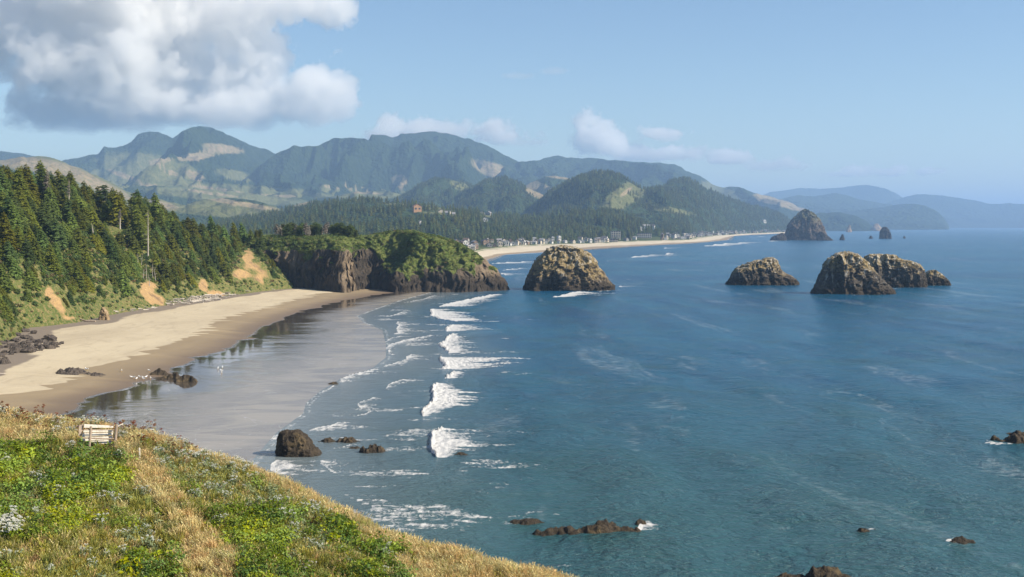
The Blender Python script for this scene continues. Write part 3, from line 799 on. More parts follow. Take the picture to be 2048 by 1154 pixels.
# ================================================================= sea stacks
def stack(name, prof, D, mat, label, ratio=0.75, z0=-1.5, n=220, m=96, flute=0.10, fsc=1.0, seed=0.0, group=None, cat='sea stack', sq=0.75, crag=1.0):
    prof = sorted(prof, key=lambda q: -q[0])                   # foot first
    lev = np.array([H - (q[0] - HY) / F * D for q in prof])
    xl = np.array([(q[1] - CX) / F * D for q in prof]); xr = np.array([(q[2] - CX) / F * D for q in prof])
    lev[0] = min(lev[0], z0) if lev[0] < 2 else lev[0] - 1.0
    ztop = lev[-1]
    W = xr[0] - xl[0]
    hgt = ztop - lev[0]
    zz = np.concatenate([np.linspace(lev[0], ztop, m)])
    L, R = np.interp(zz, lev, xl), np.interp(zz, lev, xr)
    cx, hw = (L + R) / 2, (R - L) / 2
    dw = ratio * (0.35 * W / 2 + 0.65 * hw)
    k = 14                                                     # cap rings
    s = np.linspace(1, 0, k + 1)[1:]
    zz = np.concatenate([zz, ztop + hgt * 0.022 * (1 - s ** 2)])
    cx = np.concatenate([cx, np.full(k, cx[-1])]); hw = np.concatenate([hw, hw[-1] * s]); dw = np.concatenate([dw, dw[-1] * s])
    th = np.arange(n) / n * 2 * math.pi
    ct, st_ = np.cos(th), np.sin(th)
    ex = np.sign(ct) * np.abs(ct) ** sq; ey = np.sign(st_) * np.abs(st_) ** sq
    yc = D + dw[0] * 0.95
    X = cx[:, None] + hw[:, None] * ex; Y = yc + dw[:, None] * ey; Z = np.repeat(zz[:, None], n, 1)
    S = hgt * 0.22 * fsc
    rad = np.stack([np.repeat(ex[None], len(zz), 0), np.repeat(ey[None], len(zz), 0)], -1)
    env = np.concatenate([np.ones(m), s])[:, None]
    fl = ridged(X / S, Y / S, Z / (S * 5) + seed, 3, 0.6) - 0.62
    sm = fbm(X / (S * .35), Y / (S * .35), Z / (S * .5) + seed, 4, 0.6)
    bigk = fbm(X / (S * 2.2), Y / (S * 2.2), Z / (S * 1.6) + seed + 3, 3)
    fine = ridged(X / (S * .16), Y / (S * .16), Z / (S * .5) + seed, 3, 0.6) - 0.6
    disp = (fine * 0.22 * crag + fl * 1.0 + sm * 0.42 * crag + np.minimum(bigk, 0.15) * 0.6) * hgt * flute * env
    edge = 1 - 0.55 * np.abs(ex)[None] ** 4                     # keep the outline, break up the faces
    X = X + rad[..., 0] * disp * edge; Y = Y + rad[..., 1] * disp * edge
    Z = Z + fbm(X / (S * .5), Y / (S * .5), Z / S + seed + 9, 4, 0.6) * hgt * 0.035 * crag * np.clip((Z - lev[0]) / hgt * 1.5, 0, 1)
    hf = np.clip((Z - max(lev[0], 0)) / (ztop - max(lev[0], 0)), 0, 1.1)
    ox, oy, oz = float(cx[0]), float(yc), 0.0 if lev[0] < 0 else float(lev[0])
    V = np.stack([X - ox, Y - oy, Z - oz], -1)
    me = mesh(name, V, grid_faces(len(zz), n, True), mat, True, {'hf': hf.ravel()})
    return tag(link(name, me, loc=(ox, oy, oz)), label, cat, group)

stack('sea_stack', [(581, 1046, 1240), (575, 1048, 1238), (570, 1050, 1230), (556, 1055, 1218), (540, 1063, 1204), (524, 1072, 1197), (512, 1081, 1187), (505, 1087, 1177), (499, 1096, 1160), (495, 1104, 1142)], 655, M_STACK,
      'broad domed ochre sea stack just beyond the tip of the green cliff', ratio=0.6, seed=1.7, flute=0.13)
stack('sea_stack', [(571, 1453, 1609), (567, 1460, 1606), (560, 1466, 1600), (552, 1470, 1589), (546, 1472, 1574), (540, 1477, 1570), (532, 1494, 1567), (526, 1510, 1565), (521, 1530, 1563), (518.5, 1540, 1560)], 714, M_STACK2,
      'small white-streaked sea stack with a slanting top, standing alone in open water', ratio=0.55, seed=4.1, flute=0.11)
stack('sea_stack', [(589, 1633, 1808), (582, 1637, 1806), (575, 1643, 1800), (560, 1651, 1778), (545, 1656, 1764), (532, 1659, 1752), (520, 1668, 1744), (512, 1678, 1736), (507.5, 1692, 1726)], 620, M_STACK2,
      'tall dark sea stack with yellowish flat top, nearest of the right-hand group', ratio=0.6, seed=7.3, flute=0.12)
stack('sea_stack', [(572, 1720, 1862), (560, 1724, 1860), (545, 1728, 1858), (535, 1730, 1855), (525, 1733, 1838), (520, 1735, 1812), (515, 1738, 1804), (511.5, 1745, 1797)], 690, M_STACK2,
      'long sloping sea stack right behind the tall dark flat-topped one', ratio=0.4, seed=11.9, flute=0.11)
stack('sea_stack', [(570, 1850, 1909), (563, 1852, 1904), (556, 1853, 1895), (548, 1856, 1889), (542, 1863, 1880)], 712, M_STACK2,
      'low dark rock at the outer right end of the right-hand stack group', ratio=0.6, seed=14.2, flute=0.12)
stack('haystack_rock', [(480.5, 1574, 1672), (476, 1577, 1664), (466, 1580, 1661), (456, 1582, 1657), (450, 1583, 1654), (441, 1590, 1649), (435, 1597, 1643), (429, 1604, 1637), (424, 1611, 1629), (420, 1617, 1622)], 2830, M_HAY,
      'huge haystack-shaped rock with green shoulder off the town beach', ratio=0.8, seed=2.6, flute=0.10, z0=-4, sq=0.9, n=170, m=70)
stack('sea_stack', [(480.5, 1541, 1577), (476, 1543, 1575), (472, 1549, 1573), (468, 1561, 1571), (466, 1564, 1569)], 2790, M_FARDARK,
      'low dark rocks touching the left foot of the haystack-shaped rock', ratio=0.5, seed=5.0, z0=-4, n=70, m=26)
stack('sea_stack', [(481, 1632, 1674), (476, 1635, 1664), (470, 1638, 1656), (464, 1641, 1648)], 2780, M_FARDARK,
      'dark buttress rock at the right foot of the haystack-shaped rock', ratio=0.5, seed=6.0, z0=-4, n=70, m=26)
stack('sea_needle', [(480, 1679, 1692), (476, 1681, 1690), (471, 1684, 1688), (468.5, 1685.3, 1687)], 2860, M_FARDARK,
      'thin pointed rock needle just right of the haystack-shaped rock', seed=7.0, z0=-4, n=40, m=20)
stack('sea_stack', [(477.3, 1759, 1788), (474, 1762, 1786), (465, 1763, 1784), (459, 1765, 1781), (455, 1768, 1777)], 3160, M_FARDARK,
      'dark square-shouldered rock far out, right of the thin needle', seed=8.0, z0=-4, n=70, m=30)
stack('sea_needle', [(477.3, 1737, 1749), (474.5, 1740, 1746), (471.5, 1741.5, 1743.5)], 3160, M_FARDARK,
      'tiny pointed rock just left of the dark square-shouldered rock', seed=9.0, z0=-4, n=36, m=16)
stack('sea_needle', [(476.6, 1805, 1814), (474, 1807.5, 1811.5), (472.3, 1808.5, 1810.5)], 3240, M_FARDARK,
      'tiny lone rock farthest right of the small distant rocks', seed=10.0, z0=-4, n=36, m=16)
stack('sea_stack', [(459.6, 1677, 1699), (454, 1680, 1697), (449, 1684, 1694), (446.5, 1687, 1692)], 9000, M_FARTAN,
      'pale sunlit cream rock on the distant shore under the capes', seed=11.0, z0=-4, n=50, m=24)
stack('sea_stack', [(464, 1692.5, 1706), (458, 1694, 1704), (452, 1697, 1702), (449, 1699, 1701)], 6100, M_SANDROCK,
      'brown pointed rock in front of the pale cream rock', seed=12.0, z0=-4, n=50, m=24)
stack('sea_stack', [(462, 1744, 1768), (456, 1746, 1765), (450, 1750, 1760), (447.5, 1753, 1758)], 7200, M_SANDROCK,
      'hazy reddish rock behind the dark square-shouldered rock', seed=13.0, z0=-4, n=50, m=24)
stack('beach_rock', [(647, 188, 217), (641, 192, 215), (632, 194.5, 213), (624, 196.5, 210), (619, 198, 206), (616.5, 199, 203)], 420, M_SANDROCK,
      'tall sandy-orange pillar rock standing on the dry sand', seed=15.0, n=60, m=34, flute=0.10, cat='rock', ratio=0.8)
stack('shore_rock', [(919, 545, 641), (913, 546, 638), (905, 546, 632), (896, 547, 622), (886, 549, 615), (876, 551, 606), (870, 553, 598), (868, 555, 590)], 186, M_WET,
      'big blocky dark rock in the shallows by the grassy slope', seed=16.0, n=110, m=50, flute=0.09, cat='rock', ratio=0.7, z0=-0.8)

# ================================================================= low reef rocks: height fields of lumps
def reef(name, lumps, mat, label, ground=0.0, seed=0.0, group=None, cat='rock', rough=1.0, res=None):
    """lumps: (px left, px right, py of foot, py of top, depth ratio)"""
    Ls = []
    for (a, b, pf, pt, dr) in lumps:
        D = (H - ground) * F / (pf - HY)
        rx = (b - a) / 2 / F * D
        ry = rx * dr
        yc = D + ry
        Ls.append(((((a + b) / 2) - CX) / F * yc, yc, rx * yc / D, ry, max(0.25, (H - ground - (pt - HY) / F * yc))))
    x0 = min(l[0] - l[2] for l in Ls) - .6; x1 = max(l[0] + l[2] for l in Ls) + .6
    y0 = min(l[1] - l[3] for l in Ls) - .6; y1 = max(l[1] + l[3] for l in Ls) + .6
    st = res or max((x1 - x0) / 90, 0.08)
    xs, ys = np.arange(x0, x1, st), np.arange(y0, y1, st * 1.3)
    X, Y = np.meshgrid(xs, ys)
    z = np.full(X.shape, -0.6)
    for cx, cy, rx, ry, h in Ls:
        wx = X + fbm(X / rx * 1.7, Y / rx * 1.7, seed, 3) * rx * 0.28
        wy = Y + fbm(X / rx * 1.7, Y / rx * 1.7, seed + 5, 3) * rx * 0.28
        r2 = ((wx - cx) / rx) ** 2 + ((wy - cy) / ry) ** 2
        z = np.maximum(z, h * (1.12 - r2 ** 0.85 * 1.2))
    hm = max(l[4] for l in Ls)
    rm = np.mean([l[2] for l in Ls])
    z = z + (ridged(X / rm * 2.2, Y / rm * 2.2, seed, 4, 0.6) - 0.6) * hm * 0.5 * rough * np.clip(z / hm + 0.3, 0, 1)
    z = z + fbm(X / rm * 7, Y / rm * 7, seed, 3) * hm * 0.10 * rough * np.clip(z / hm + 0.3, 0, 1)
    keep = (z > -0.35)
    f = grid_faces(*X.shape)
    kf = keep.ravel()[f].any(1)
    f = f[kf]
    used = np.unique(f)
    mp = np.full(X.size, -1); mp[used] = np.arange(len(used))
    V = np.stack([X, Y, z + ground], -1).reshape(-1, 3)[used]
    o = V.mean(0); o[2] = ground
    me = mesh(name, V - o, mp[f], mat, True, {'hf': np.clip(z.ravel()[used] / hm, 0, 1)})
    return tag(link(name, me, loc=tuple(o)), label, cat, group)

reef('shore_rock', [(638, 678, 885, 875, .7), (672, 720, 886, 873, .7)], M_WET, 'low double-humped mussel rock in the shallows, right of the big blocky rock', seed=1.1)
reef('shore_rock', [(716, 776, 907, 890, .6), (697, 722, 897, 893, .6)], M_WET, 'low rounded brown rock nearest the double-humped one', seed=2.2)
reef('shore_rock', [(656, 680, 769, 763, .7)], M_WET, 'tiny dark rock in the swash line above the beach film', seed=3.3)
reef('shore_rock', [(908, 934, 910, 905, .6)], M_WET, 'small dark rock awash inside the nearest breaker foam', seed=4.4)
reef('reef_rock', [(1030, 1082, 1043, 1036, .5)], M_WET, 'flat dark reef rock barely above water, left of the long reef', seed=5.5)
reef('reef_rock', [(1074, 1165, 1067, 1052, .35), (1140, 1285, 1072, 1047, .35), (1182, 1232, 1056, 1036, .5), (1225, 1290, 1070, 1053, .5)], M_WET, 'long low mussel-covered reef with a brown knob', seed=6.6)
reef('reef_rock', [(1261, 1298, 1055, 1039, .6)], M_WET, 'rounded dark rock with white wash at the right end of the long reef', seed=7.7)
reef('reef_rock', [(1708, 1742, 1069, 1057, .7), (1735, 1768, 1064, 1059, .5)], M_WET, 'small reef rock awash, left of the two small rocks at lower right', seed=8.8)
reef('reef_rock', [(1902, 1945, 1084, 1073, .7)], M_WET, 'small black rock between two dabs of foam at lower right', seed=9.9)
reef('reef_rock', [(1992, 2070, 890, 866, .8), (2010, 2110, 882, 862, .8)], M_WET, 'jagged dark ledge cut off by the right edge of the photo', seed=10.1)
reef('reef_rock', [(1590, 1700, 1168, 1138, .7), (1530, 1620, 1166, 1148, .6)], M_WET, 'brown rock cut off by the bottom edge of the photo', seed=11.1)
reef('beach_rock', [(112, 176, 752, 736, .9), (160, 208, 750, 744, .4)], M_BOULD, 'dark humped rock half buried in the sand by the channel', ground=1.2, seed=12.1)
reef('beach_rock', [(299, 342, 750, 737, .7), (325, 372, 757, 744, .6), (355, 398, 762, 750, .5)], M_WET, 'long knobbly dark rock lying on the wet sand edge', ground=0.45, seed=13.1)
reef('beach_rock', [(-26, 38, 737, 718, .9)], M_BOULD, 'dark pointed hump of rock on the sand at the left edge', ground=1.7, seed=14.1)
reef('beach_rock', [(-40, 34, 758, 750, .5)], M_BOULD, 'flat dark rock slab on the sand just above the grassy slope', ground=1.4, seed=15.1)

# ================================================================= boulders below the hillside
def boulder_mesh(seed, sx=1.0, sz=0.75):
    n, m = 16, 10
    th = np.arange(n) / n * 2 * math.pi
    ph = np.linspace(-math.pi / 2, math.pi / 2, m)
    X = np.cos(ph)[:, None] * np.cos(th); Y = np.cos(ph)[:, None] * np.sin(th); Z = np.repeat(np.sin(ph)[:, None], n, 1)
    r = 1 + 0.38 * fbm(X * 1.2 + seed, Y * 1.2, Z * 1.2, 3)
    pts = np.stack([X * r * sx, Y * r, Z * r * sz], -1).reshape(-1, 3)
    rg = np.random.default_rng(int(seed * 10))
    for k in range(7):                                         # a few broken faces
        d = rg.normal(0, 1, 3); d /= np.linalg.norm(d)
        lim = rg.uniform(0.55, 0.8)
        q = pts @ d
        pts = pts - np.outer(np.maximum(q - lim, 0), d)
    return mesh('boulder', pts, grid_faces(m, n, True), M_BOULD, False, {'hf': np.full(len(pts), 0.5)})

BOULD = [boulder_mesh(s) for s in (1.3, 2.9, 4.4, 6.2, 7.7, 9.5)]
def boulders():
    big = [(100, 682, 15, 'largest dark boulder of the pile, wedge-shaped with a sunlit back'), (68, 667, 7, 'rounded brown boulder apart from the pile, by the grassy bank'),
           (48, 664, 9, 'brown boulder leaning against the foot of the grassy bank'), (94, 673, 5, 'small flat boulder alone on the sand above the pile'),
           (124, 688, 6, 'small outlying boulder at the right end of the pile'), (118, 690, 5, 'low outlying boulder just below the right end of the pile'),
           (28, 705, 13, 'large olive-brown boulder at the front of the pile'), (58, 705, 12, 'broad dark boulder at the lower right of the pile'),
           (106, 695, 11, 'squat dark boulder below the largest one'), (88, 696, 10, 'grey-brown boulder in the middle of the pile front')]
    rg = np.random.default_rng(3)
    items = [(a, b, s, l, None) for a, b, s, l in big]
    def bl(px, py):
        c = 'upper' if py < np.interp(px, [-20, 40, 70, 118], [701, 686, 688, 691]) else 'lower'
        r = 'left' if px < 30 else 'middle' if px < 75 else 'right'
        return 'dark broken boulder in the %s %s of the pile below the grassy bank' % (c, r), 'boulders in the %s %s of the pile' % (c, r)
    k = 0
    while k < 54:
        px = rg.uniform(-20, 118)
        top = np.interp(px, [-20, 40, 70, 118], [690, 664, 674, 688]); bot = np.interp(px, [-20, 30, 60, 118], [716, 712, 706, 696])
        py = rg.uniform(top + 4, bot)
        if any(abs(px - q[0]) < 5 and abs(py - q[1]) < 3 for q in items): continue
        items.append((px, py, rg.uniform(4, 9.5), *bl(px, py)))
        k += 1
    for i, (px, py, s, lab, grp) in enumerate(items):
        z = 2.2
        for _ in range(4):
            x, y, _z = G(px, py, z)
            z = float(np.maximum(beach_z(x, y), hill_z(x, y)))
        r = s / F * y
        o = link('boulder', BOULD[i % 6], loc=(x, y, z + r * 0.25))
        o.scale = (r * rg.uniform(.9, 1.2), r * rg.uniform(.8, 1.1), r * rg.uniform(.8, 1.1))
        o.rotation_euler = (rg.uniform(-.3, .3), rg.uniform(-.3, .3), rg.uniform(0, 6.28))
        tag(o, lab, 'boulder', grp)
boulders()

# ================================================================= the green headland
PROM = [(-190, 660), (-120, 638), (-104, 628), (-87, 617.5), (-83.5, 628), (-81, 648), (-76, 655), (-69, 648), (-62, 637), (-52, 637), (-44, 640), (-36, 640), (-28, 643), (-18, 648), (-10, 656), (-5, 663), (-2.5, 672), (-8, 692), (-30, 716), (-70, 745), (-120, 760), (-190, 775)]
def seg_dist(X, Y, poly):
    d = np.full(X.shape, 1e9); inside = np.zeros(X.shape, bool)
    n = len(poly)
    for i in range(n):
        (ax, ay), (bx, by) = poly[i], poly[(i + 1) % n]
        ex, ey = bx - ax, by - ay
        t = np.clip(((X - ax) * ex + (Y - ay) * ey) / (ex * ex + ey * ey), 0, 1)
        d = np.minimum(d, np.hypot(X - ax - t * ex, Y - ay - t * ey))
        c = ((ay > Y) != (by > Y))
        with np.errstate(divide='ignore', invalid='ignore'):
            xi = (bx - ax) * (Y - ay) / (by - ay) + ax
        inside ^= c & (X < xi)
    return np.where(inside, d, -d)

PTOP = [(-200, 30), (-140, 29.5), (-125, 29), (-110, 29.5), (-98, 30.5), (-86, 29.5), (-76, 31), (-66, 33), (-58, 33), (-48, 30), (-38, 28), (-30, 25.5), (-24, 22.5), (-17, 18), (-11, 12.5), (-6, 6.5), (-3, 3), (0, 0)]
def prom_z(X, Y):
    d = seg_dist(X, Y, PROM)
    fl = ridged(X / 7.5, Y / 7.5, 1.3, 3, 0.6) - 0.6
    d = d + fl * 2.6 + fbm(X / 22, Y / 22, 4.2, 2) * 2.2 + fbm(X / 2.2, Y / 2.2, 3.1, 3) * 0.55
    top = interp(X, PTOP)
    k = sstep(-80, -63, X)
    ledge = 1 + 0.25 * fbm(X / 12, Y / 12, 9.2, 2)
    wall = top * 0.76 * np.clip(d / 4.2, 0, 1) ** 0.75 + np.clip(d - 4.2, 0, 30) * 0.8
    kk = 9.5 * ledge
    mass = np.where(d < 2.6, kk * np.clip(d / 2.6, 0, 1) ** 0.7, kk + np.clip(d - 2.6, 0, 40) * 1.35)
    z = wall * (1 - k) + mass * k
    s = 3.0                                                    # soft minimum with the plateau
    top = top + fbm(X / 9, Y / 9, 6.6, 3) * 0.9
    z = -np.logaddexp(-z / s, -top / s) * s
    z = np.where(d < 0, np.maximum(-3, d * 1.2), z + s * 0.69 * 0 )
    return z, d

def build_headland():
    xs = np.arange(-178, 3, 0.55); ys = np.concatenate([np.arange(606, 672, 0.5), np.arange(672, 772, 2.0)])
    X, Y = np.meshgrid(xs, ys)
    Z, d = prom_z(X, Y)
    DY = fbm(X / 3.2, Z / 3.4, Y / 30, 4, 0.6) * 2.0 * sstep(1, 4, Z) * sstep(24, 12, d)
    DX = fbm(X / 30 + 9, Z / 3.0, Y / 3.2, 4, 0.6) * 1.5 * sstep(1, 4, Z) * sstep(24, 12, d)
    nz = 1 / np.sqrt(1 + np.gradient(Z, axis=0) ** 2 / np.gradient(Y, axis=0) ** 2 + (np.gradient(Z, axis=1) / 0.55) ** 2)
    k = sstep(-80, -62, X)
    veg = np.where(k > 0.5, sstep(8.5, 14, Z + fbm(X / 5, Y / 5, 2, 3) * 4.5), sstep(20.5, 24.5, Z + fbm(X / 6, Y / 6, 2, 3) * 5))
    veg = np.maximum(veg, sstep(0.45, 0.8, nz) * sstep(6, 12, Z))
    veg = veg * np.where(X > -22, sstep(-9, -21, X + fbm(X / 4, Z / 4, 3, 3) * 8), 1)
    # the sunny edge of the buttress stays bare
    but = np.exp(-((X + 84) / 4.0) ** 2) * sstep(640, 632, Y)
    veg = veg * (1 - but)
    t = NT('headland_cliff')
    p = t.pos()
    z = t.n('SeparateXYZ', out=2, Vector=p)
    n = t.noise(p, 0.16, 5, 0.65); fi = t.noise(p, 1.1, 4, 0.7)
    st = t.noise(t.map(p, (0.55, 0.55, 0.24)), 1.0, 5, 0.7, 0.6)
    rock = t.mix(t.ramp(st, 0.36, 0.62), (0.036, 0.032, 0.028), (0.088, 0.072, 0.056))
    rock = t.mix(t.math('MULTIPLY', t.ramp(n, 0.50, 0.68), 0.6), rock, (0.16, 0.12, 0.08))
    rock = t.mix(t.math('MULTIPLY', t.attr('tan'), 0.85), rock, t.mix(fi, (0.34, 0.26, 0.175), (0.23, 0.175, 0.12)))  # sunlight on the buttress edge put into the rock as paler tan
    zz = t.math('ADD', z, t.math('MULTIPLY', t.math('SUBTRACT', n, 0.5), 9.0))
    rock = t.mix(t.math('MULTIPLY', t.ramp(zz, 9.5, 5.0), t.attr('wetfoot')), rock, t.mix(fi, (0.030, 0.026, 0.024), (0.085, 0.068, 0.05)))
    g = t.mix(t.ramp(n, 0.36, 0.64), (0.085, 0.125, 0.028), (0.14, 0.165, 0.045))
    g = t.mix(t.ramp(fi, 0.50, 0.68), g, (0.15, 0.135, 0.055))
    v = t.ramp(t.math('ADD', t.attr('veg'), t.math('MULTIPLY', t.math('SUBTRACT', fi, 0.5), 0.7)), 0.35, 0.6)
    c = t.mix(v, rock, g)
    hb = t.math('ADD', t.math('MULTIPLY', st, 1.2), t.math('ADD', n, t.math('MULTIPLY', fi, 0.6)))
    m = t.done(t.principled(c, 0.92, 0.1, t.bump(hb, 1.0, 1.1)))
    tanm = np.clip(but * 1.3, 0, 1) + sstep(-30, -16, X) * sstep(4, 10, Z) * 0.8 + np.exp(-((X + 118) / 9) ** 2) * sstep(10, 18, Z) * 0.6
    V = np.stack([X + DX, Y + DY, Z], -1)
    f = grid_faces(*X.shape)
    f = f[(Z.ravel()[f] > -2.9).any(1)]
    used = np.unique(f); mp = np.full(X.size, -1); mp[used] = np.arange(len(used))
    me = mesh('headland', V.reshape(-1, 3)[used], mp[f], m, True,
              {'veg': veg.ravel()[used], 'tan': np.clip(tanm, 0, 1).ravel()[used], 'wetfoot': np.maximum(k, 0.35).ravel()[used]})
    tag(link('headland', me), 'steep rocky headland closing the near beach, green scrub on top', None, None, 'structure')
    return dict(X=X + DX, Y=Y + DY, Z=Z, veg=veg, d=d, nz=nz)
HEAD = build_headland()

# ================================================================= clouds: real volumes above and beyond the haze
def cloud(label, blobs, D, dens=0.02, voxel=22.0, nscale=420.0, namp=0.62, soft=0.22, depth=1.0, base=None, seed=0.0, albedo=1.0, emis=0.0):
    """blobs: (px, py, rx, ry [, depth offset in m]) of the photograph at distance D"""
    k = D / F
    B = []
    rg = np.random.default_rng(int(seed * 7 + 3))
    for b in blobs:
        x, y, z = P(b[0], b[1], D)
        rx, rz = b[2] * k, b[3] * k
        B.append((x, y + (b[4] if len(b) > 4 else rg.uniform(-.3, .3) * rx), z, rx * 1.12, depth * 0.75 * (rx + rz) / 2 * 1.12 + 40, rz * 1.12))
    lo = np.array([min(b[i] - b[3 + i] * 1.25 for b in B) for i in range(3)])
    hi = np.array([max(b[i] + b[3 + i] * 1.25 for b in B) for i in range(3)])
    lo[2] = max(lo[2], 775.0)
    org = (lo + hi) / 2
    org[2] = lo[2]
    o = link('cloud', bpy.data.volumes.new('cloud'), loc=tuple(org))
    tag(o, label, 'cloud')
    ng = bpy.data.node_groups.new('cloud_density', 'GeometryNodeTree')
    ng.interface.new_socket('Geometry', in_out='INPUT', socket_type='NodeSocketGeometry')
    ng.interface.new_socket('Geometry', in_out='OUTPUT', socket_type='NodeSocketGeometry')
    N, Lk = ng.nodes, ng.links
    gout = N.new('NodeGroupOutput')
    N.new('NodeGroupInput')
    pos = N.new('GeometryNodeInputPosition').outputs[0]
    def vm(op, a, b=None):
        nd = N.new('ShaderNodeVectorMath'); nd.operation = op
        for i, v in enumerate((a, b)):
            if v is None: continue
            if isinstance(v, bpy.types.NodeSocket): Lk.new(v, nd.inputs[i])
            else: nd.inputs[i].default_value = tuple(v)
        return nd
    def mt(op, a, b=0.0, c=None, clamp=False):
        nd = N.new('ShaderNodeMath'); nd.operation = op; nd.use_clamp = clamp
        for i, v in enumerate((a, b, c)):
            if v is None: continue
            if isinstance(v, bpy.types.NodeSocket): Lk.new(v, nd.inputs[i])
            else: nd.inputs[i].default_value = v
        return nd.outputs[0]
    def noise(scale, det, rough, off):
        v = vm('SCALE', vm('ADD', pos, off).outputs[0]); v.inputs['Scale'].default_value = 1.0 / scale
        nd = N.new('ShaderNodeTexNoise')
        nd.inputs['Scale'].default_value = 1.0
        nd.inputs['Detail'].default_value = det
        nd.inputs['Roughness'].default_value = rough
        Lk.new(v.outputs[0], nd.inputs['Vector'])
        return nd.outputs[0]
    f = None
    for x, y, z, rx, ry, rz in B:
        c = np.array((x, y, z)) - org
        q = vm('DIVIDE', vm('SUBTRACT', pos, c).outputs[0], (rx, ry, rz))
        ln = vm('LENGTH', q.outputs[0]).outputs['Value']
        e = mt('SUBTRACT', 1.0, ln)
        f = e if f is None else mt('SMOOTH_MAX', f, e, 0.12)
    n1 = noise(nscale, 8, 0.62, (seed * 531, seed * 77, 0))
    n2 = noise(nscale * 2.7, 3, 0.5, (seed * 91, 333, 50))
    n3 = noise(nscale * .30, 6, 0.62, (seed * 11, 77, 5))
    nn = mt('ADD', mt('MULTIPLY', mt('SUBTRACT', n3, 0.5), namp * 1.15), mt('ADD', mt('MULTIPLY', mt('SUBTRACT', n1, 0.5), namp * 2.0), mt('MULTIPLY', mt('SUBTRACT', n2, 0.5), namp * 0.9)))
    g = mt('ADD', f, nn)
    mr = N.new('ShaderNodeMapRange'); mr.interpolation_type = 'SMOOTHSTEP'
    Lk.new(g, mr.inputs[0]); mr.inputs[1].default_value = 0.08; mr.inputs[2].default_value = 0.08 + soft
    d = mr.outputs[0]
    sep = N.new('ShaderNodeSeparateXYZ'); Lk.new(pos, sep.inputs[0])
    fade = N.new('ShaderNodeMapRange'); fade.interpolation_type = 'SMOOTHSTEP'
    Lk.new(sep.outputs[2], fade.inputs[0]); fade.inputs[1].default_value = 4; fade.inputs[2].default_value = (hi[2] - lo[2]) * 0.16 + 20
    d = mt('MULTIPLY', d, fade.outputs[0])
    vc = N.new('GeometryNodeVolumeCube')
    Lk.new(d, vc.inputs['Density'])
    vc.inputs['Min'].default_value = tuple(lo - org)
    vc.inputs['Max'].default_value = tuple(hi - org)
    for i, s in enumerate('XYZ'):
        vc.inputs['Resolution ' + s].default_value = int(max(8, (hi - lo)[i] / voxel))
    sm = N.new('GeometryNodeSetMaterial')
    m = bpy.data.materials.new('cloud_vapour')
    m.use_nodes = True
    nt = m.node_tree; nt.nodes.clear()
    mo = nt.nodes.new('ShaderNodeOutputMaterial')
    pv = nt.nodes.new('ShaderNodeVolumePrincipled')
    pv.inputs['Color'].default_value = (albedo, albedo, albedo, 1)
    pv.inputs['Density'].default_value = dens
    pv.inputs['Anisotropy'].default_value = 0.45
    nt.links.new(pv.outputs[0], mo.inputs['Volume'])
    sm.inputs['Material'].default_value = m
    o.data.materials.append(m)
    Lk.new(vc.outputs[0], sm.inputs[0])
    Lk.new(sm.outputs[0], gout.inputs[0])
    md = o.modifiers.new('density', 'NODES')
    md.node_group = ng
    return o

cloud('huge grey-white cumulus bank filling the upper left sky above the mountains',
      [(40, 20, 190, 105), (250, -10, 220, 120), (420, 35, 150, 95), (550, 8, 90, 55), (640, 12, 62, 42),
       (180, 115, 220, 90), (370, 130, 160, 85), (500, 100, 80, 52), (300, 205, 180, 52), (120, 222, 150, 38), (40, 205, 60, 38),
       (420, 216, 110, 50), (505, 222, 80, 42), (580, 212, 66, 46), (624, 178, 52, 42), (668, 194, 40, 44), (640, 222, 50, 34), (365, 232, 42, 30), (-120, 90, 160, 130)],
      11800, dens=0.0078, voxel=13, nscale=620, seed=1.0, namp=1.3, soft=0.14)
cloud('white puff rising behind the rocky mountain crest, trailing thin cloud to the right',
      [(775, 246, 36, 26), (765, 264, 44, 22), (835, 262, 70, 20), (900, 266, 60, 18), (980, 259, 56, 20), (1000, 275, 60, 18), (1045, 290, 44, 10)],
      11500, dens=0.010, voxel=12, nscale=230, seed=2.0, namp=1.5, soft=.3)
cloud('ragged cloud lying along the long right-hand mountain ridge',
      [(1165, 246, 28, 24), (1180, 272, 50, 28), (1215, 296, 50, 28), (1250, 306, 60, 22), (1305, 311, 70, 17), (1350, 307, 46, 16), (1335, 266, 50, 14)],
      15600, dens=0.0085, voxel=16, nscale=280, seed=3.0, namp=1.5, soft=.3)
cloud('small flat-bottomed cloud just right of the long mountain ridge', [(1465, 312, 44, 15), (1440, 321, 46, 9)], 16600, dens=0.0075, voxel=18, nscale=240, seed=4.0, namp=1.4, soft=.3)
cloud('faint greyish cloud wisp low over the far capes', [(1570, 328, 44, 13), (1530, 333, 40, 8)], 17500, dens=0.005, voxel=20, nscale=240, seed=5.0, namp=1.4, soft=.3)
cloud('thin row of pale wisps low above the farthest cape', [(1715, 341, 34, 11), (1770, 345, 40, 9), (1795, 339, 34, 9), (1860, 343, 34, 8), (1690, 349, 40, 6)], 19500, dens=0.0055, voxel=22, nscale=260, seed=6.0, namp=1.4, soft=.3)
cloud('barely visible grey scrap of cloud high in the middle of the sky', [(1035, 151, 34, 8), (1110, 142, 30, 7)], 11000, dens=0.0022, voxel=22, nscale=260, seed=7.0)

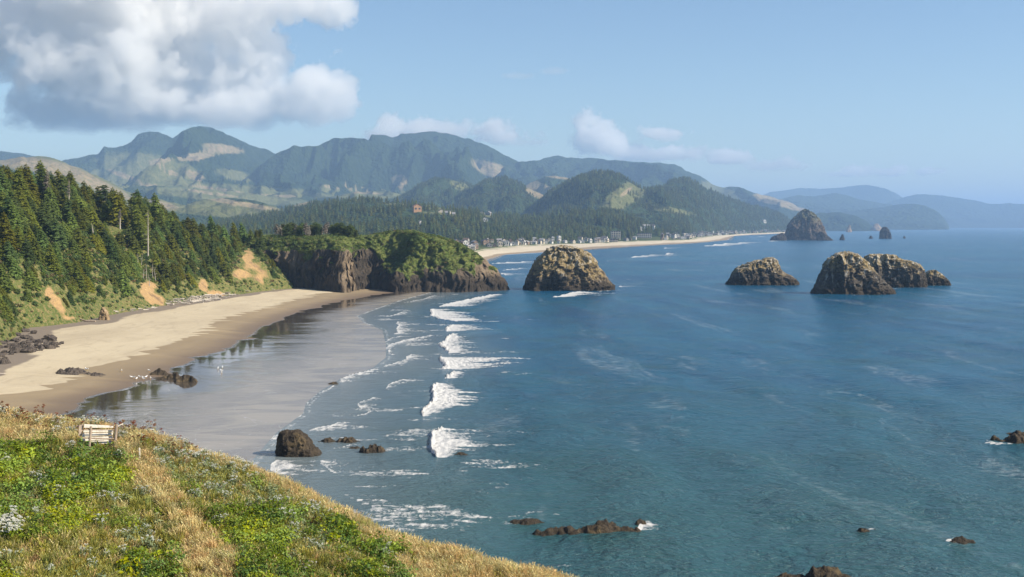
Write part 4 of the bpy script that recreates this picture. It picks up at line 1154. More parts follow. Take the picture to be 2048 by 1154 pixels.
# ================================================================= foliage materials
def mat_leaf(name, a, b, tip, scale=1.0, rough=0.65, trans=0.34, var=0.5):
    t = NT(name)
    rnd = t.n('ObjectInfo', out=5)
    p = t.obj()
    n = t.noise(p, scale, 2, 0.5)
    c = t.mix(t.ramp(n, 0.35, 0.65), a, b)
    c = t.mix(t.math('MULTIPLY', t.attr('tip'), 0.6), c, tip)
    hsv = t.n('HueSaturation', Hue=t.mixf(rnd, 0.5 - 0.028 * var * 2, 0.5 + 0.028 * var * 2), Saturation=t.mixf(rnd, 1.1, 0.85), Value=t.mixf(t.math('FRACT', t.math('MULTIPLY', rnd, 7.31)), 1 - 0.45 * var, 1 + 0.5 * var), Color=c)
    bs = t.principled(hsv, rough, 0.2)
    tr = t.n('BsdfTranslucent', Color=hsv)
    return t.done(t.n('MixShader', Fac=trans, i1=bs, i2=tr))

M_SPRUCE = mat_leaf('spruce_needles', (0.092, 0.132, 0.018), (0.130, 0.175, 0.026), (0.25, 0.27, 0.050), 0.35, var=.85)
M_DARKCON = mat_leaf('dark_conifer_needles', (0.062, 0.094, 0.017), (0.092, 0.126, 0.024), (0.18, 0.19, 0.044), 0.35, var=.75)
M_FARTREE = mat_leaf('far_tree_foliage', (0.050, 0.080, 0.022), (0.084, 0.115, 0.030), (0.18, 0.19, 0.052), 0.1, var=0.8)
M_SCRUB = mat_leaf('scrub_leaves', (0.080, 0.130, 0.024), (0.12, 0.170, 0.034), (0.21, 0.24, 0.065), 0.9)
M_TANSCRUB = mat_leaf('tan_scrub_leaves', (0.20, 0.16, 0.07), (0.15, 0.13, 0.055), (0.30, 0.25, 0.11), 0.9)
M_DKSCRUB = mat_leaf('dark_scrub_leaves', (0.045, 0.085, 0.020), (0.075, 0.115, 0.026), (0.14, 0.17, 0.05), 0.9)
M_GREY = mat_leaf('grey_twigs', (0.20, 0.175, 0.14), (0.15, 0.13, 0.105), (0.26, 0.23, 0.19), 0.5, trans=0.05, var=0.4)
def mat_bark(name, a, b):
    t = NT(name)
    p = t.obj()
    n = t.noise(t.map(p, (6, 6, 0.8)), 1.0, 4, 0.7)
    return t.done(t.principled(t.mix(t.ramp(n, 0.35, 0.65), a, b), 0.9, 0.1, t.bump(n, 0.7, 0.05)))
M_BARK = mat_bark('spruce_bark', (0.10, 0.08, 0.06), (0.19, 0.16, 0.13))
M_SNAG = mat_bark('weathered_dead_wood', (0.30, 0.27, 0.23), (0.46, 0.42, 0.36))

class Leafs:
    def __init__(s): s.v, s.t = [], []
    def tri(s, a, b, c, ta=0.0, tb=0.0, tc=0.0):
        s.v += [a, b, c]; s.t += [ta, tb, tc]
    def me(s, name, mat):
        n = len(s.v) // 3
        return mesh(name, np.array(s.v), np.arange(n * 3).reshape(n, 3), mat, False, {'tip': np.array(s.t)})

def trunk_mesh(h, r, lean, bend=1.6, top=0.98, name='trunk', mat=None, n=6, limbs=None):
    b = MB()
    k = 6
    for i in range(k):
        f0, f1 = i / k * top, (i + 1) / k * top
        b.tube((-lean * h * f0 ** bend, 0, h * f0 - (0.6 if i == 0 else 0)), (-lean * h * f1 ** bend, 0, h * f1), r * (1 - f0) ** .8 + .02, r * (1 - f1) ** .8 + .02, n)
    for l in (limbs or []): b.tube(*l)
    return b.me(name, mat or M_BARK, True)

def spruce_crown(seed, h, r, lean, bare=0.12, dens=1.0, mat=None, asym=0.45, bend=1.6, flat=0.0, fluff=1.0):
    rg = np.random.default_rng(seed)
    L = Leafs()
    step = 0.036 * h / dens
    z = bare * h
    while z < h * 0.985:
        f = z / h
        nb = int(rg.integers(6, 9))
        a0 = rg.uniform(0, 6.28)
        for k in range(nb):
            ph = a0 + k / nb * 6.28 + rg.normal(0, .25)
            prof = (1 - f) ** 0.54 * (0.35 + 0.65 * min(1, (f - bare + 0.12) / 0.22)) if flat == 0 else (0.55 + 0.45 * math.sin(f * 3.0)) * (1 if f < .93 else .7)
            ln = r * prof * rg.uniform(0.6, 1.15) * (1 - asym * math.cos(ph)) + 0.12
            base = np.array((-lean * h * f ** bend, 0, z + rg.normal(0, .12)))
            d = np.array((math.cos(ph) - 0.22, math.sin(ph), 0))
            d /= np.linalg.norm(d)
            s = np.array((-d[1], d[0], 0))
            up = rg.uniform(-0.05, 0.28); dr = rg.uniform(0.25, 0.6)
            def pt(u): return base + d * ln * u + np.array((0, 0, ln * (up * u - dr * u * u)))
            w = ln * rg.uniform(0.20, 0.32) + 0.08
            tl = rg.normal(0, .25)
            sv = s * math.cos(tl) + np.array((0, 0, 1)) * math.sin(tl)
            us = (0.05, 0.45, 0.8, 1.0); ws = (0.25, 1.0, 0.65, 0.0)
            for i in range(3):
                a, c = pt(us[i]), pt(us[i + 1])
                dn = np.array((0, 0, -0.10 * ln))
                if i < 2:
                    L.tri(a - sv * w * ws[i] + dn, c - sv * w * ws[i + 1] + dn, c, .1, .5, .2); L.tri(a, a - sv * w * ws[i] + dn, c, .0, .1, .2)
                    L.tri(a + sv * w * ws[i] + dn, c, c + sv * w * ws[i + 1] + dn, .1, .2, .5); L.tri(a, c, a + sv * w * ws[i] + dn, 0, .2, .1)
                else:
                    L.tri(a - sv * w * ws[i] + dn, c, a + sv * w * ws[i] + dn, .4, 1, .4)
            for q in range(int(4 * fluff)):
                u = rg.uniform(.3, 1)
                c = pt(u) + sv * rg.uniform(-1, 1) * w * (1.1 - .6 * u)
                e = rg.normal(0, 1, 3); e /= np.linalg.norm(e)
                g = d * .8 + s * rg.normal(0, .8) + np.array((0, 0, rg.uniform(-.7, .5)))
                sz = ln * rg.uniform(.10, .20) + .10
                L.tri(c - e * sz * .5, c + e * sz * .5, c + g * sz * 1.4, .3, .3, 1)
        z += step * rg.uniform(.8, 1.2)
    tip = np.array((-lean * h, 0, h))
    for k in range(5):
        a = k / 5 * 6.28
        L.tri(tip + np.array((math.cos(a) * .18, math.sin(a) * .18, -.5)), tip + np.array((math.cos(a + 1.3) * .18, math.sin(a + 1.3) * .18, -.5)), tip + np.array((0, 0, .5)), .5, .5, 1)
    return L.me('crown', mat or M_SPRUCE)

def clump(seed, n, r, hh, leaf, mat, name='leaf_clump', up=0.5, aspect=1.7, shell=0.55):
    """a low bush of n leaf-sized faces through the volume of a dome"""
    rg = np.random.default_rng(seed)
    L = Leafs()
    for i in range(n):
        d = rg.normal(0, 1, 3); d[2] = abs(d[2]); d /= np.linalg.norm(d)
        q = shell + (1 - shell) * rg.random()
        q *= 1 + 0.25 * math.sin(d[0] * 5 + seed) * math.cos(d[1] * 4 + seed * 2)
        c = d * q * np.array((r, r, hh))
        nrm = d * .7 + rg.normal(0, .55, 3) + np.array((0, 0, up)); nrm /= np.linalg.norm(nrm)
        t1 = np.cross(nrm, rg.normal(0, 1, 3)); t1 /= np.linalg.norm(t1)
        t2 = np.cross(nrm, t1)
        s = leaf * rg.uniform(.6, 1.3)
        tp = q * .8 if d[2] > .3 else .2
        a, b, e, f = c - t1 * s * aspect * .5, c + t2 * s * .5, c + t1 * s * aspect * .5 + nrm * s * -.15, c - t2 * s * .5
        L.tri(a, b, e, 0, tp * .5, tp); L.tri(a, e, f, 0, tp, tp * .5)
    return L.me(name, mat)

# ----------------------------------------------------------------- instancing for what nobody could count
TEMPL = bpy.data.collections.new('plant_templates')            # sources only; not part of the scene
def template(me):
    o = bpy.data.objects.new(me.name, me)
    TEMPL.objects.link(o)
    return o

def scatter(name, pts, sc, rz, idx, temps, label=None, tilt=None, zs=None):
    n = len(pts)
    pts = np.asarray(pts, float)
    me = bpy.data.meshes.new(name)
    me.vertices.add(n)
    me.vertices.foreach_set('co', pts.astype(np.float32).ravel())
    sc = np.asarray(sc, float)
    s3 = np.stack([sc, sc, sc * (zs if zs is not None else 1)], -1) if sc.ndim == 1 else sc
    rot = np.stack([tilt[:, 0] if tilt is not None else np.zeros(n), tilt[:, 1] if tilt is not None else np.zeros(n), rz], -1)
    for k, a in (('s3', s3), ('rot', rot)):
        at = me.attributes.new(k, 'FLOAT_VECTOR', 'POINT'); at.data.foreach_set('vector', a.astype(np.float32).ravel())
    at = me.attributes.new('pick', 'FLOAT', 'POINT'); at.data.foreach_set('value', np.asarray(idx, np.float32))
    o = link(name, me)
    tag(o, label, None, None, 'stuff')
    ng = bpy.data.node_groups.new(name, 'GeometryNodeTree')
    ng.interface.new_socket('Geometry', in_out='INPUT', socket_type='NodeSocketGeometry')
    ng.interface.new_socket('Geometry', in_out='OUTPUT', socket_type='NodeSocketGeometry')
    N, K = ng.nodes, ng.links
    gi, go = N.new('NodeGroupInput'), N.new('NodeGroupOutput')
    m2p = N.new('GeometryNodeMeshToPoints'); K.new(gi.outputs[0], m2p.inputs[0])
    join = N.new('GeometryNodeJoinGeometry')
    def at_(nm, ty):
        a = N.new('GeometryNodeInputNamedAttribute'); a.data_type = ty; a.inputs['Name'].default_value = nm
        return a.outputs['Attribute']
    for k, tp in enumerate(temps):
        oi = N.new('GeometryNodeObjectInfo'); oi.inputs['Object'].default_value = tp
        cmp = N.new('FunctionNodeCompare'); cmp.data_type = 'FLOAT'; cmp.operation = 'EQUAL'
        K.new(at_('pick', 'FLOAT'), cmp.inputs[0]); cmp.inputs[1].default_value = float(k); cmp.inputs['Epsilon'].default_value = 0.1
        ip = N.new('GeometryNodeInstanceOnPoints')
        K.new(m2p.outputs[0], ip.inputs['Points']); K.new(cmp.outputs[0], ip.inputs['Selection'])
        K.new(oi.outputs['Geometry'], ip.inputs['Instance'])
        K.new(at_('s3', 'FLOAT_VECTOR'), ip.inputs['Scale'])
        e2r = N.new('FunctionNodeEulerToRotation'); K.new(at_('rot', 'FLOAT_VECTOR'), e2r.inputs[0])
        K.new(e2r.outputs[0], ip.inputs['Rotation'])
        K.new(ip.outputs[0], join.inputs[0])
    K.new(join.outputs[0], go.inputs[0])
    md = o.modifiers.new('scatter', 'NODES'); md.node_group = ng
    return o

# ================================================================= spruces of the near hillside
SPR = []
for i, (h, r, ln, bare, dn) in enumerate([(12, 4.6, .26, .04, 1.05), (11, 4.6, .34, .03, 1.05), (14, 4.4, .20, .10, 1.05), (10, 4.4, .40, .03, 1.05), (13, 4.0, .26, .12, 1.0), (9, 4.4, .44, .02, 1.05)]):
    SPR.append((spruce_crown(20 + i, h, r, ln, bare, dn, M_SPRUCE if i % 3 else M_DARKCON), trunk_mesh(h, .24, ln), h))

def tree_thing(kind, crown, trunk, loc, s, rz, label, cat='tree', group=None, extra=()):
    r = empty(kind, loc, rz)
    r.scale = (s, s, s)
    tag(r, label, cat, group)
    link('trunk', trunk, r)
    link('crown', crown, r)
    for nm, me in extra: link(nm, me, r)
    return r

SNAGS = [  # px, foot py, top py, kind, label
    (95, 408, 341, 'fuzz', 'tall grey half-dead spruce with thin brown crown near the left ridge'),
    (138, 432, 361, 'fuzz2', 'bare pale snag with a thin tuft of crown, right of the tall half-dead spruce'),
    (212, 418, 369, 'flag', 'wind-flattened spruce with layered flag branches on the ridge'),
    (270, 428, 382, 'flag2', 'small flat-topped wind-torn spruce on the ridge, right of the layered one'),
    (296, 511, 418, 'bare', 'tall white dead trunk with bare side branches in the middle of the wood'),
    (187, 474, 446, 'short', 'short broken white snag leaning among the spruces'),
    (240, 452, 420, 'fuzz2', 'thin grey snag showing between dark spruces')]
SNAGP = [hit(s[0], s[1] + 6, hill_z, 330, 660, .5) for s in SNAGS]
def hides_snag(px, x, y, z, s):
    for q, g in zip(SNAGS, SNAGP):
        if abs(px - q[0] + 3) < 13 and y < g[1] + 2 and HY - (z + 12 * s - H) / y * F < q[1] - 8: return True
    return False
def hillside_trees():
    rg = np.random.default_rng(21)
    pts = []
    cell = {}
    tries = 0
    while tries < 34000:
        tries += 1
        y = rg.uniform(262, 665); d = rg.uniform(3.5, 120)
        x = float(xcurve(BACK, y)) - d
        px = CX + x / y * F
        if px < -420 or px > 560: continue
        z = float(hill_z(x, y))
        b = float(bare_at(x, y, z)[0])
        if b > 0.35 or float(bare_at(x, y, z + 5)[0]) > .55: continue
        # open scrub near the foot of the slope, scattered trees only
        lim = 7 + 5 * math.sin(y / 23.0) + 4 * math.sin(y / 9.0 + 1)
        if d < lim and rg.random() < 0.80: continue
        if y < 365 and d < 30: continue
        ms = 4.3 if d > 20 else 4.8
        ck = (int(x / 5), int(y / 5))
        if any(math.hypot(x - q[0], y - q[1]) < ms for i in (-1, 0, 1) for j in (-1, 0, 1) for q in cell.get((ck[0] + i, ck[1] + j), ())): continue
        cell.setdefault(ck, []).append((x, y))
        s = rg.choice([.5, .62, .75, .85, .95, 1.05, 1.22]) * rg.uniform(.9, 1.1) * (0.62 + 0.38 * min(1, d / 42)) * (0.8 if y > 610 else 1.0)
        if hides_snag(px, x, y, z, s): continue
        if 8 < px < 480 and d > 40 and rg.random() < .15: s *= 1.12
        pts.append((x, y, z, s, d, px))
    # what shows largest: near the camera side of each crown pile, and the ridge
    pts.sort(key=lambda q: -q[3] / q[1] * (1.35 if q[4] < 62 else 0.6) * (1 if -25 < q[5] < 560 else .02))
    return pts
HT = hillside_trees()
LABS = [('dark green spruce on the high crest of the wooded slope', 'spruces along the crest of the wooded slope'),
        ('wind-swept green spruce packed in the middle of the wooded slope', 'spruces packed on the middle of the wooded slope'),
        ('smaller sunlit spruce low on the wooded slope above the beach', 'spruces low on the wooded slope')]
def plant_hillside():
    rg = np.random.default_rng(22)
    for i, (x, y, z, s, d, px) in enumerate(HT[:292]):
        c, t, h = SPR[int(rg.integers(0, 6))]
        k = 0 if d > 58 else 1 if d > 22 else 2
        zone = ('at the left edge of the photo', 'left of the tall half-dead spruce', 'under the wind-flattened ridge spruces', 'around the tall white dead trunk', 'toward the big orange slide')[0 if px < 50 else 1 if px < 130 else 2 if px < 265 else 3 if px < 360 else 4]
        lab = ('dark spruce on the wooded crest ', 'wind-swept green spruce on the middle slope ', 'smaller sunlit spruce low on the slope ')[k] + zone
        grp = ('crest', 'middle slope', 'low slope')[k] + ' spruces ' + zone
        tree_thing('spruce_tree', c, t, (x, y, z - .2), s, rg.normal(0, .35), lab, 'tree', grp)
    rest = HT[292:]
    tp = [template(c) for c, t, h in SPR]
    scatter('dense_spruce_wood', [(q[0], q[1], q[2] - .2) for q in rest], [q[3] for q in rest], rg.normal(0, .35, len(rest)), rg.integers(0, 6, len(rest)), tp,
            'further spruces filling the wooded slope between the larger ones')
    print('hillside trees', len(HT))
plant_hillside()

# scrub at the foot of the slope and on the headland
def scrub():
    rg = np.random.default_rng(31)
    t1 = [template(clump(40 + i, 150, 1.0, .9, .28, M_SCRUB if i else M_DKSCRUB)) for i in range(3)] + [template(clump(48, 130, 1.0, .8, .24, M_TANSCRUB))]
    P_, S_ = [], []
    for _ in range(9000):
        y = rg.uniform(262, 668); d = rg.uniform(0.6, 34) if rg.random() < .8 else rg.uniform(10, 90)
        x = float(xcurve(BACK, y)) - d
        px = CX + x / y * F
        if px < -60 or px > 590: continue
        z = float(hill_z(x, y))
        b = float(bare_at(x, y, z)[0])
        if b > 0.62 or rg.random() < b * .8: continue
        if d < 9 and rg.random() < .55: continue
        P_.append((x, y, z - .15)); S_.append(rg.uniform(.6, 1.5) * (1.0 if d > 4 else .6))
    n = len(P_)
    scatter('hillside_scrub', P_, S_, rg.uniform(0, 6.28, n), rg.choice([0, 0, 1, 1, 2, 3], n), t1, 'bright green scrub at the foot of the wooded slope')
    # headland top and green flank
    X, Y, Z, veg = HEAD['X'], HEAD['Y'], HEAD['Z'], HEAD['veg']
    ok = np.argwhere((veg > .55) & (Z > 8) & (Y < 700))
    sel = ok[rg.choice(len(ok), 9000)]
    pts = np.stack([X[sel[:, 0], sel[:, 1]] + rg.normal(0, .3, len(sel)), Y[sel[:, 0], sel[:, 1]] + rg.normal(0, .3, len(sel)), Z[sel[:, 0], sel[:, 1]] - .12], -1)
    sz = rg.choice([.3, .4, .5, .65, .95], len(sel)) * rg.uniform(.8, 1.2, len(sel)) * (0.55 + 0.6 * sstep(-.1, .5, fbm(pts[:, 0] / 9, pts[:, 1] / 9, pts[:, 2] / 9, 2)))
    scatter('headland_scrub', pts, sz, rg.uniform(0, 6.28, len(sel)), rg.choice([0, 1, 1, 1, 2, 2, 2, 3], len(sel)), t1, 'thick green scrub covering the top and flank of the headland')
scrub()

# dead and half-bare trees standing above the wood
def snag_limbs(rg, h, f0, f1, n, ln):
    out = []
    for k in range(n):
        f = rg.uniform(f0, f1); a = rg.uniform(0, 6.28)
        l = ln * (1.2 - f) * rg.uniform(.5, 1.1)
        p = np.array((0, 0, h * f))
        out.append((p, p + np.array((math.cos(a) * l - .2 * l, math.sin(a) * l, l * rg.uniform(-.15, .3))), .05, .012, 4))
    return out
def ground_at(px, D):
    """point of the hillside seen near column px at distance D"""
    x = (px - CX) / F * D
    return (x, D, float(hill_z(x, D)) - .3)
def snags():
    rg = np.random.default_rng(44)
    for (px, fp, tp, kind, lab), g in zip(SNAGS, SNAGP):
        D = g[1]
        g = (g[0], g[1], g[2] - .3)
        ztop = H - (tp - HY) / F * D
        h = max(6.0, ztop - g[2])
        r = empty('dead_tree' if kind in ('bare', 'short') else 'spruce_tree', g, rg.normal(0, .2))
        tag(r, lab, 'tree')
        limbs = snag_limbs(rg, h, .3 if kind != 'short' else .5, .98, {'bare': 46, 'short': 10}.get(kind, 60), h * (.20 if kind == 'bare' else .17))
        link('trunk', trunk_mesh(h, .40 if kind != 'short' else .36, .0 if kind != 'short' else .12, limbs=limbs, mat=M_SNAG, top=.99), r)
        if kind == 'fuzz':
            link('crown', spruce_crown(71, h, 2.6, .0, .35, .9, M_GREY, asym=.3, fluff=1.6), r)
        elif kind == 'fuzz2':
            link('crown', spruce_crown(72, h, 1.6, .0, .62, .8, M_GREY, asym=.3), r)
        elif kind == 'flag':
            link('crown', spruce_crown(73, h, 3.6, .0, .55, .55, M_DARKCON, asym=.55, flat=1, fluff=1.5), r)
        elif kind == 'flag2':
            link('crown', spruce_crown(74, h, 3.0, .0, .72, .6, M_DARKCON, asym=.6, flat=1, fluff=1.5), r)
    # pale bare trunks at the edge of the wood above the slide
    for k, px in enumerate((276, 282, 287, 293, 299, 305, 311)):
        D = 505 + rg.uniform(-8, 8)
        x, y, z = ground_at(px, D)
        r = empty('dead_tree', (x, y, z)); tag(r, 'slim pale bare trunk in the row above the orange slide', 'tree', 'pale trunks above the slide')
        h = rg.uniform(5, 8)
        link('trunk', trunk_mesh(h, .16, rg.normal(0, .06), mat=M_SNAG, limbs=snag_limbs(rg, h, .5, .95, 8, 1.8)), r)
snags()

# trees along the top of the headland
def headland_trees():
    rg = np.random.default_rng(51)
    dome = [spruce_crown(80 + i, 8, 2.5, .06, .22, .9, M_DARKCON, asym=.3, flat=1, fluff=2) for i in range(3)]
    tr = trunk_mesh(8, .18, .06)
    gt = [spruce_crown(90 + i, 8, 1.7, .05, .25, .6, M_GREY, asym=.3, flat=1, fluff=1.4) for i in range(2)]
    gtr = trunk_mesh(8, .16, .05, mat=M_SNAG)
    spec = [(514, 468, 8, 0, 'lone dark bushy spruce at the left end of the headland top'), (522, 466, 10, 0, 'dark shrubby spruce beside the lone one on the headland'),
            (555, 447, 0, 1, 'grey-brown bare tree leftmost in the row on the headland'), (562, 450, 0, 1, 'second grey bare tree from the left on the headland')]
    for k in range(24):
        px = 568 + k * 6.4 + rg.uniform(-2, 2)
        g = 1 if (k in (4, 7, 8, 12, 13, 14)) else 0
        spec.append((px, 447 + 4 * math.sin(k * 1.7) + max(0, (px - 690) * .35), 0, g,
                     'bare grey-twigged tree in the row on the headland' if g else 'dark round-crowned tree in the row on the headland'))
    for px, tp, _, g, lab in spec:
        D = 668 + rg.uniform(-6, 14)
        x = (px - CX) / F * D
        zz = float(prom_z(np.array([[x]]), np.array([[float(D)]]))[0][0, 0])
        h = max(4.5, H - (tp - HY) / F * D - zz)
        grp = ('grey trees on the headland' if g else 'dark trees on the headland') if 'row on' in lab and 'left' not in lab else None
        s = h / 8
        r = tree_thing('bare_tree' if g else 'shore_pine', gt[int(rg.integers(0, 2))] if g else dome[int(rg.integers(0, 3))], gtr if g else tr, (x, D, zz - .2), s, rg.uniform(-.6, .6), lab, 'tree', grp)
headland_trees()

# ================================================================= far woods
def far_conifer(seed, h=18, r=3.4, n=64):
    rg = np.random.default_rng(seed)
    L = Leafs()
    for i in range(n):
        f = (i + .5) / n
        z = h * (.08 + .9 * f)
        a = i * 2.4 + rg.normal(0, .3)
        ln = r * (1 - f) ** .8 * rg.uniform(.7, 1.25) + .25
        d = np.array((math.cos(a), math.sin(a), 0)); s = np.array((-d[1], d[0], 0))
        w = ln * .62 + .3
        L.tri(np.array((0, 0, z + ln * .55)), np.array((0, 0, z - .4)) + d * ln - s * w, np.array((0, 0, z - .4 - rg.uniform(0, .8))) + d * ln + s * w, .0, rg.uniform(.2, 1), rg.uniform(.2, 1))
    return L.me('far_conifer', M_FARTREE)
FARCLEAR = [(835, 421, 8), (886, 430, 11), (905, 432, 7), (973, 430, 13), (972, 441, 6), (839, 446, 4), (1528, 443, 8), (1285, 459, 6), (1291, 457, 6), (1312, 456, 8), (1228, 466, 16), (1290, 470, 22), (1256, 463, 12)]
FARCLEAR += [(1340, 474, 40)]
def far_woods():
    rg = np.random.default_rng(61)
    tp = [template(far_conifer(100 + i, 18 + i, 3.2 + .3 * i)) for i in range(3)] + [template(clump(110, 90, 5.0, 7.5, 2.0, M_FARTREE, 'far_broadleaf', up=.6, aspect=1.2))]
    def on_hill(h, n, smin, smax, broad=.15):
        X, Y, Z, T = h['X'], h['Y'], h['Z'], h['T']
        R, C = X.shape
        w = np.abs(np.gradient(X, axis=1) * np.gradient(Y, axis=0)) * (T <= 1.05) * (h['cut'] < .45) * np.where(h['mead'] > .5, .15, 1.0)
        w = w.ravel() / w.sum()
        k = rg.choice(R * C, n, p=w)
        r, c = np.unravel_index(k, (R, C))
        r1, c1 = np.minimum(r + 1, R - 1), np.minimum(c + 1, C - 1)
        u, v = rg.random(n), rg.random(n)
        def bl(A): return (A[r, c] * (1 - u) + A[r1, c] * u) * (1 - v) + (A[r, c1] * (1 - u) + A[r1, c1] * u) * v
        p = np.stack([bl(X), bl(Y), bl(Z) - 1.0], -1)
        px, py = project(p[:, 0], p[:, 1], p[:, 2])
        ok = np.ones(n, bool)
        for cx, cy, rr in FARCLEAR: ok &= ~((np.abs(px - cx) < rr) & (py > cy - 1) & (py < cy + 9))
        cl = sstep(-.45, .25, fbm(p[:, 0] / 90, p[:, 1] / 90, 5, 3))
        if h is F1 or h is F2: ok &= rg.random(n) < .25 + .95 * cl
        s = rg.uniform(smin, smax, n) * (.6 + .5 * cl)
        i = np.where(rg.random(n) < broad, 3, rg.integers(0, 3, n))
        return p[ok], s[ok], i[ok]
    for h, n, a, b, br, lab in ((F1, 8500, .5, 1.05, .42, 'mixed woods on the long low ridge behind the headland'), (F2, 3800, .7, 1.15, .12, 'dark conifer wood on the ridge above the beach town'),
                        (HD, 8500, .5, .95, .2, 'conifer wood on the rounded hill beyond the town'), (HC, 6500, .5, .9, .12, 'conifer wood on the pointed hill'),
                        (HB2, 4200, .5, .9, .12, 'conifer wood on the middle foothill'), (HA, 4200, .5, .9, .12, 'conifer wood on the left foothill')):
        p, s, i = on_hill(h, n, a, b, br)
        scatter('distant_wood', p, s, rg.uniform(0, 6.28, len(p)), i, tp, lab)
    # the coastal plain between the headland and the town
    n = 9000
    y = rg.uniform(760, 2450, n); d = rg.uniform(0, 1, n) ** 1.3 * 520 + 6
    x = interp(y, FBK) - d
    px = CX + x / y * F
    dens = sstep(-.30, .10, fbm(x / 110, y / 160, 3, 3)) * np.where(d < 55, .35, 1)
    ok = (px > 360) & (px < 1420) & (rg.random(n) < dens)
    z = plain_z(x, y)
    _, py = project(x, y, z)
    for cx, cy, rr in FARCLEAR: ok &= ~((np.abs(px - cx) < rr) & (py > cy - 1) & (py < cy + 8))
    x, y, z, d = x[ok], y[ok], z[ok], d[ok]
    s = rg.uniform(.35, .8, len(x)) * np.where(d < 60, .5, 1)
    scatter('distant_wood', np.stack([x, y, z - .5], -1), s, rg.uniform(0, 6.28, len(x)), np.where(rg.random(len(x)) < .4, 3, rg.integers(0, 3, len(x))), tp, 'trees and thickets on the flat land behind the town beach')
far_woods()

# ================================================================= the grassy slope in front
CREST = [(-420, 780, 88), (-250, 802, 85), (-100, 820, 82), (0, 832, 80), (60, 844, 79), (120, 852, 78), (200, 862, 76.5), (300, 880, 75), (350, 898, 74), (400, 916, 73.6), (500, 948, 73), (560, 970, 72), (620, 1002, 70), (700, 1042, 68), (760, 1076, 66), (820, 1094, 64.5), (900, 1114, 63), (1000, 1141, 62), (1100, 1166, 61), (1150, 1182, 60.5), (1300, 1242, 59), (1500, 1340, 57), (1700, 1460, 55)]
_cw = np.array([P(*c) for c in CREST])
def slope_z(x, y, rough=True):
    x, y = np.broadcast_arrays(np.asarray(x, float), np.asarray(y, float))
    yc = np.interp(x, _cw[:, 0], _cw[:, 1]); zc = np.interp(x, _cw[:, 0], _cw[:, 2])
    d = yc - y
    s = 0.13 + 0.05 * np.sin(x / 7.0)
    front = zc - s * np.maximum(d, 0) + 0.0 * x
    k = 1.0
    back = zc + d * 1.0
    z = -np.logaddexp(-front / k, -(back + 2.5) / k) * k
    z = np.where(d > 12, front, z)
    blend = sstep(6, 12, d)
    z = np.where((d > 6) & (d <= 12), (-np.logaddexp(-front / k, -(back + 2.5) / k) * k) * (1 - blend) + front * blend, z)
    if rough:
        z = z + 0.55 * fbm(x / 6, y / 6, 1.2, 3) * sstep(0, 8, d) + 0.16 * fbm(x / 1.4, y / 1.4, 3.3, 3)
    return z

PATH = [(870, 232, 26), (905, 262, 30), (940, 290, 30), (980, 318, 32), (1020, 352, 34), (1060, 378, 40), (1110, 405, 46), (1160, 428, 50), (1220, 445, 60)]
def slope_masks(x, y, z):
    px, py = project(x, y, z)
    pc = np.interp(py, [p[0] for p in PATH], [p[1] for p in PATH]); pw = np.interp(py, [p[0] for p in PATH], [p[2] for p in PATH])
    path = np.clip(1.5 - np.abs(px - pc) / pw, 0, 1) * (py > 862)
    yc = np.interp(x, _cw[:, 0], _cw[:, 1])
    d = yc - y
    w = fbm(x / 5, y / 5, 2.2, 3) * .5 + fbm(x / 1.8, y / 1.8, 5.5, 2) * .3
    crest = np.clip(1.15 - d / np.interp(px, [0, 230, 300, 560, 720, 1100], [7, 5, .8, 1.0, .9, 3.0]), 0, 1)
    right = sstep(770, 850, px + w * 60)
    left = np.clip(1 - np.abs(px - 20) / 60, 0, 1) * 0.0
    dry = np.clip(np.maximum(np.maximum(path, crest), right) * 1.05 - .06 + w * .62, 0, 1)
    soil = np.clip(path * 0.9 - 0.35 + w * .8, 0, 1) * 0.8
    soil = np.maximum(soil, np.clip(1.2 - np.hypot((px - 850) / 70, (py - 1120) / 36), 0, 1) + w * .4 - .1)
    silver = np.clip(patch_mask(px, py, [(400, 935, 140, 60, 25), (80, 990, 50, 70, 0), (540, 1010, 60, 60, 20), (620, 1060, 60, 50, 0), (270, 1080, 60, 50, 0), (160, 900, 40, 30, 0), (740, 1040, 40, 30, 30)], x, y) - .35 + w * .6, 0, 1)
    return px, py, dry, np.clip(soil, 0, 1), silver, d

def build_slope():
    xs = np.arange(-70, 22, .45); ys = np.arange(20, 128, .5)
    X, Y = np.meshgrid(xs, ys)
    Z = slope_z(X, Y)
    px, py, dry, soil, silver, d = slope_masks(X, Y, Z)
    t = NT('slope_ground')
    p = t.pos()
    n = t.noise(p, 1.2, 5, 0.65); n2 = t.noise(p, 9.0, 3, 0.7)
    g = t.mix(t.ramp(n, .35, .65), (0.040, 0.052, 0.016), (0.085, 0.085, 0.030))
    s = t.mix(t.ramp(n2, .35, .65), (0.40, 0.28, 0.13), (0.29, 0.20, 0.095))
    b = t.mix(t.ramp(n, .4, .65), (0.30, 0.195, 0.095), (0.20, 0.135, 0.07))
    c = t.mix(t.attr('dry'), g, s)
    c = t.mix(t.attr('soil'), c, b)
    m = t.done(t.principled(c, .95, .05, t.bump(t.math('ADD', n, n2), 1.0, .15)))
    me = mesh('grassy_slope', np.stack([X, Y, Z], -1), grid_faces(*X.shape), m, True, {'dry': dry.ravel(), 'soil': soil.ravel()})
    tag(link('grassy_slope', me), kind='structure')
build_slope()

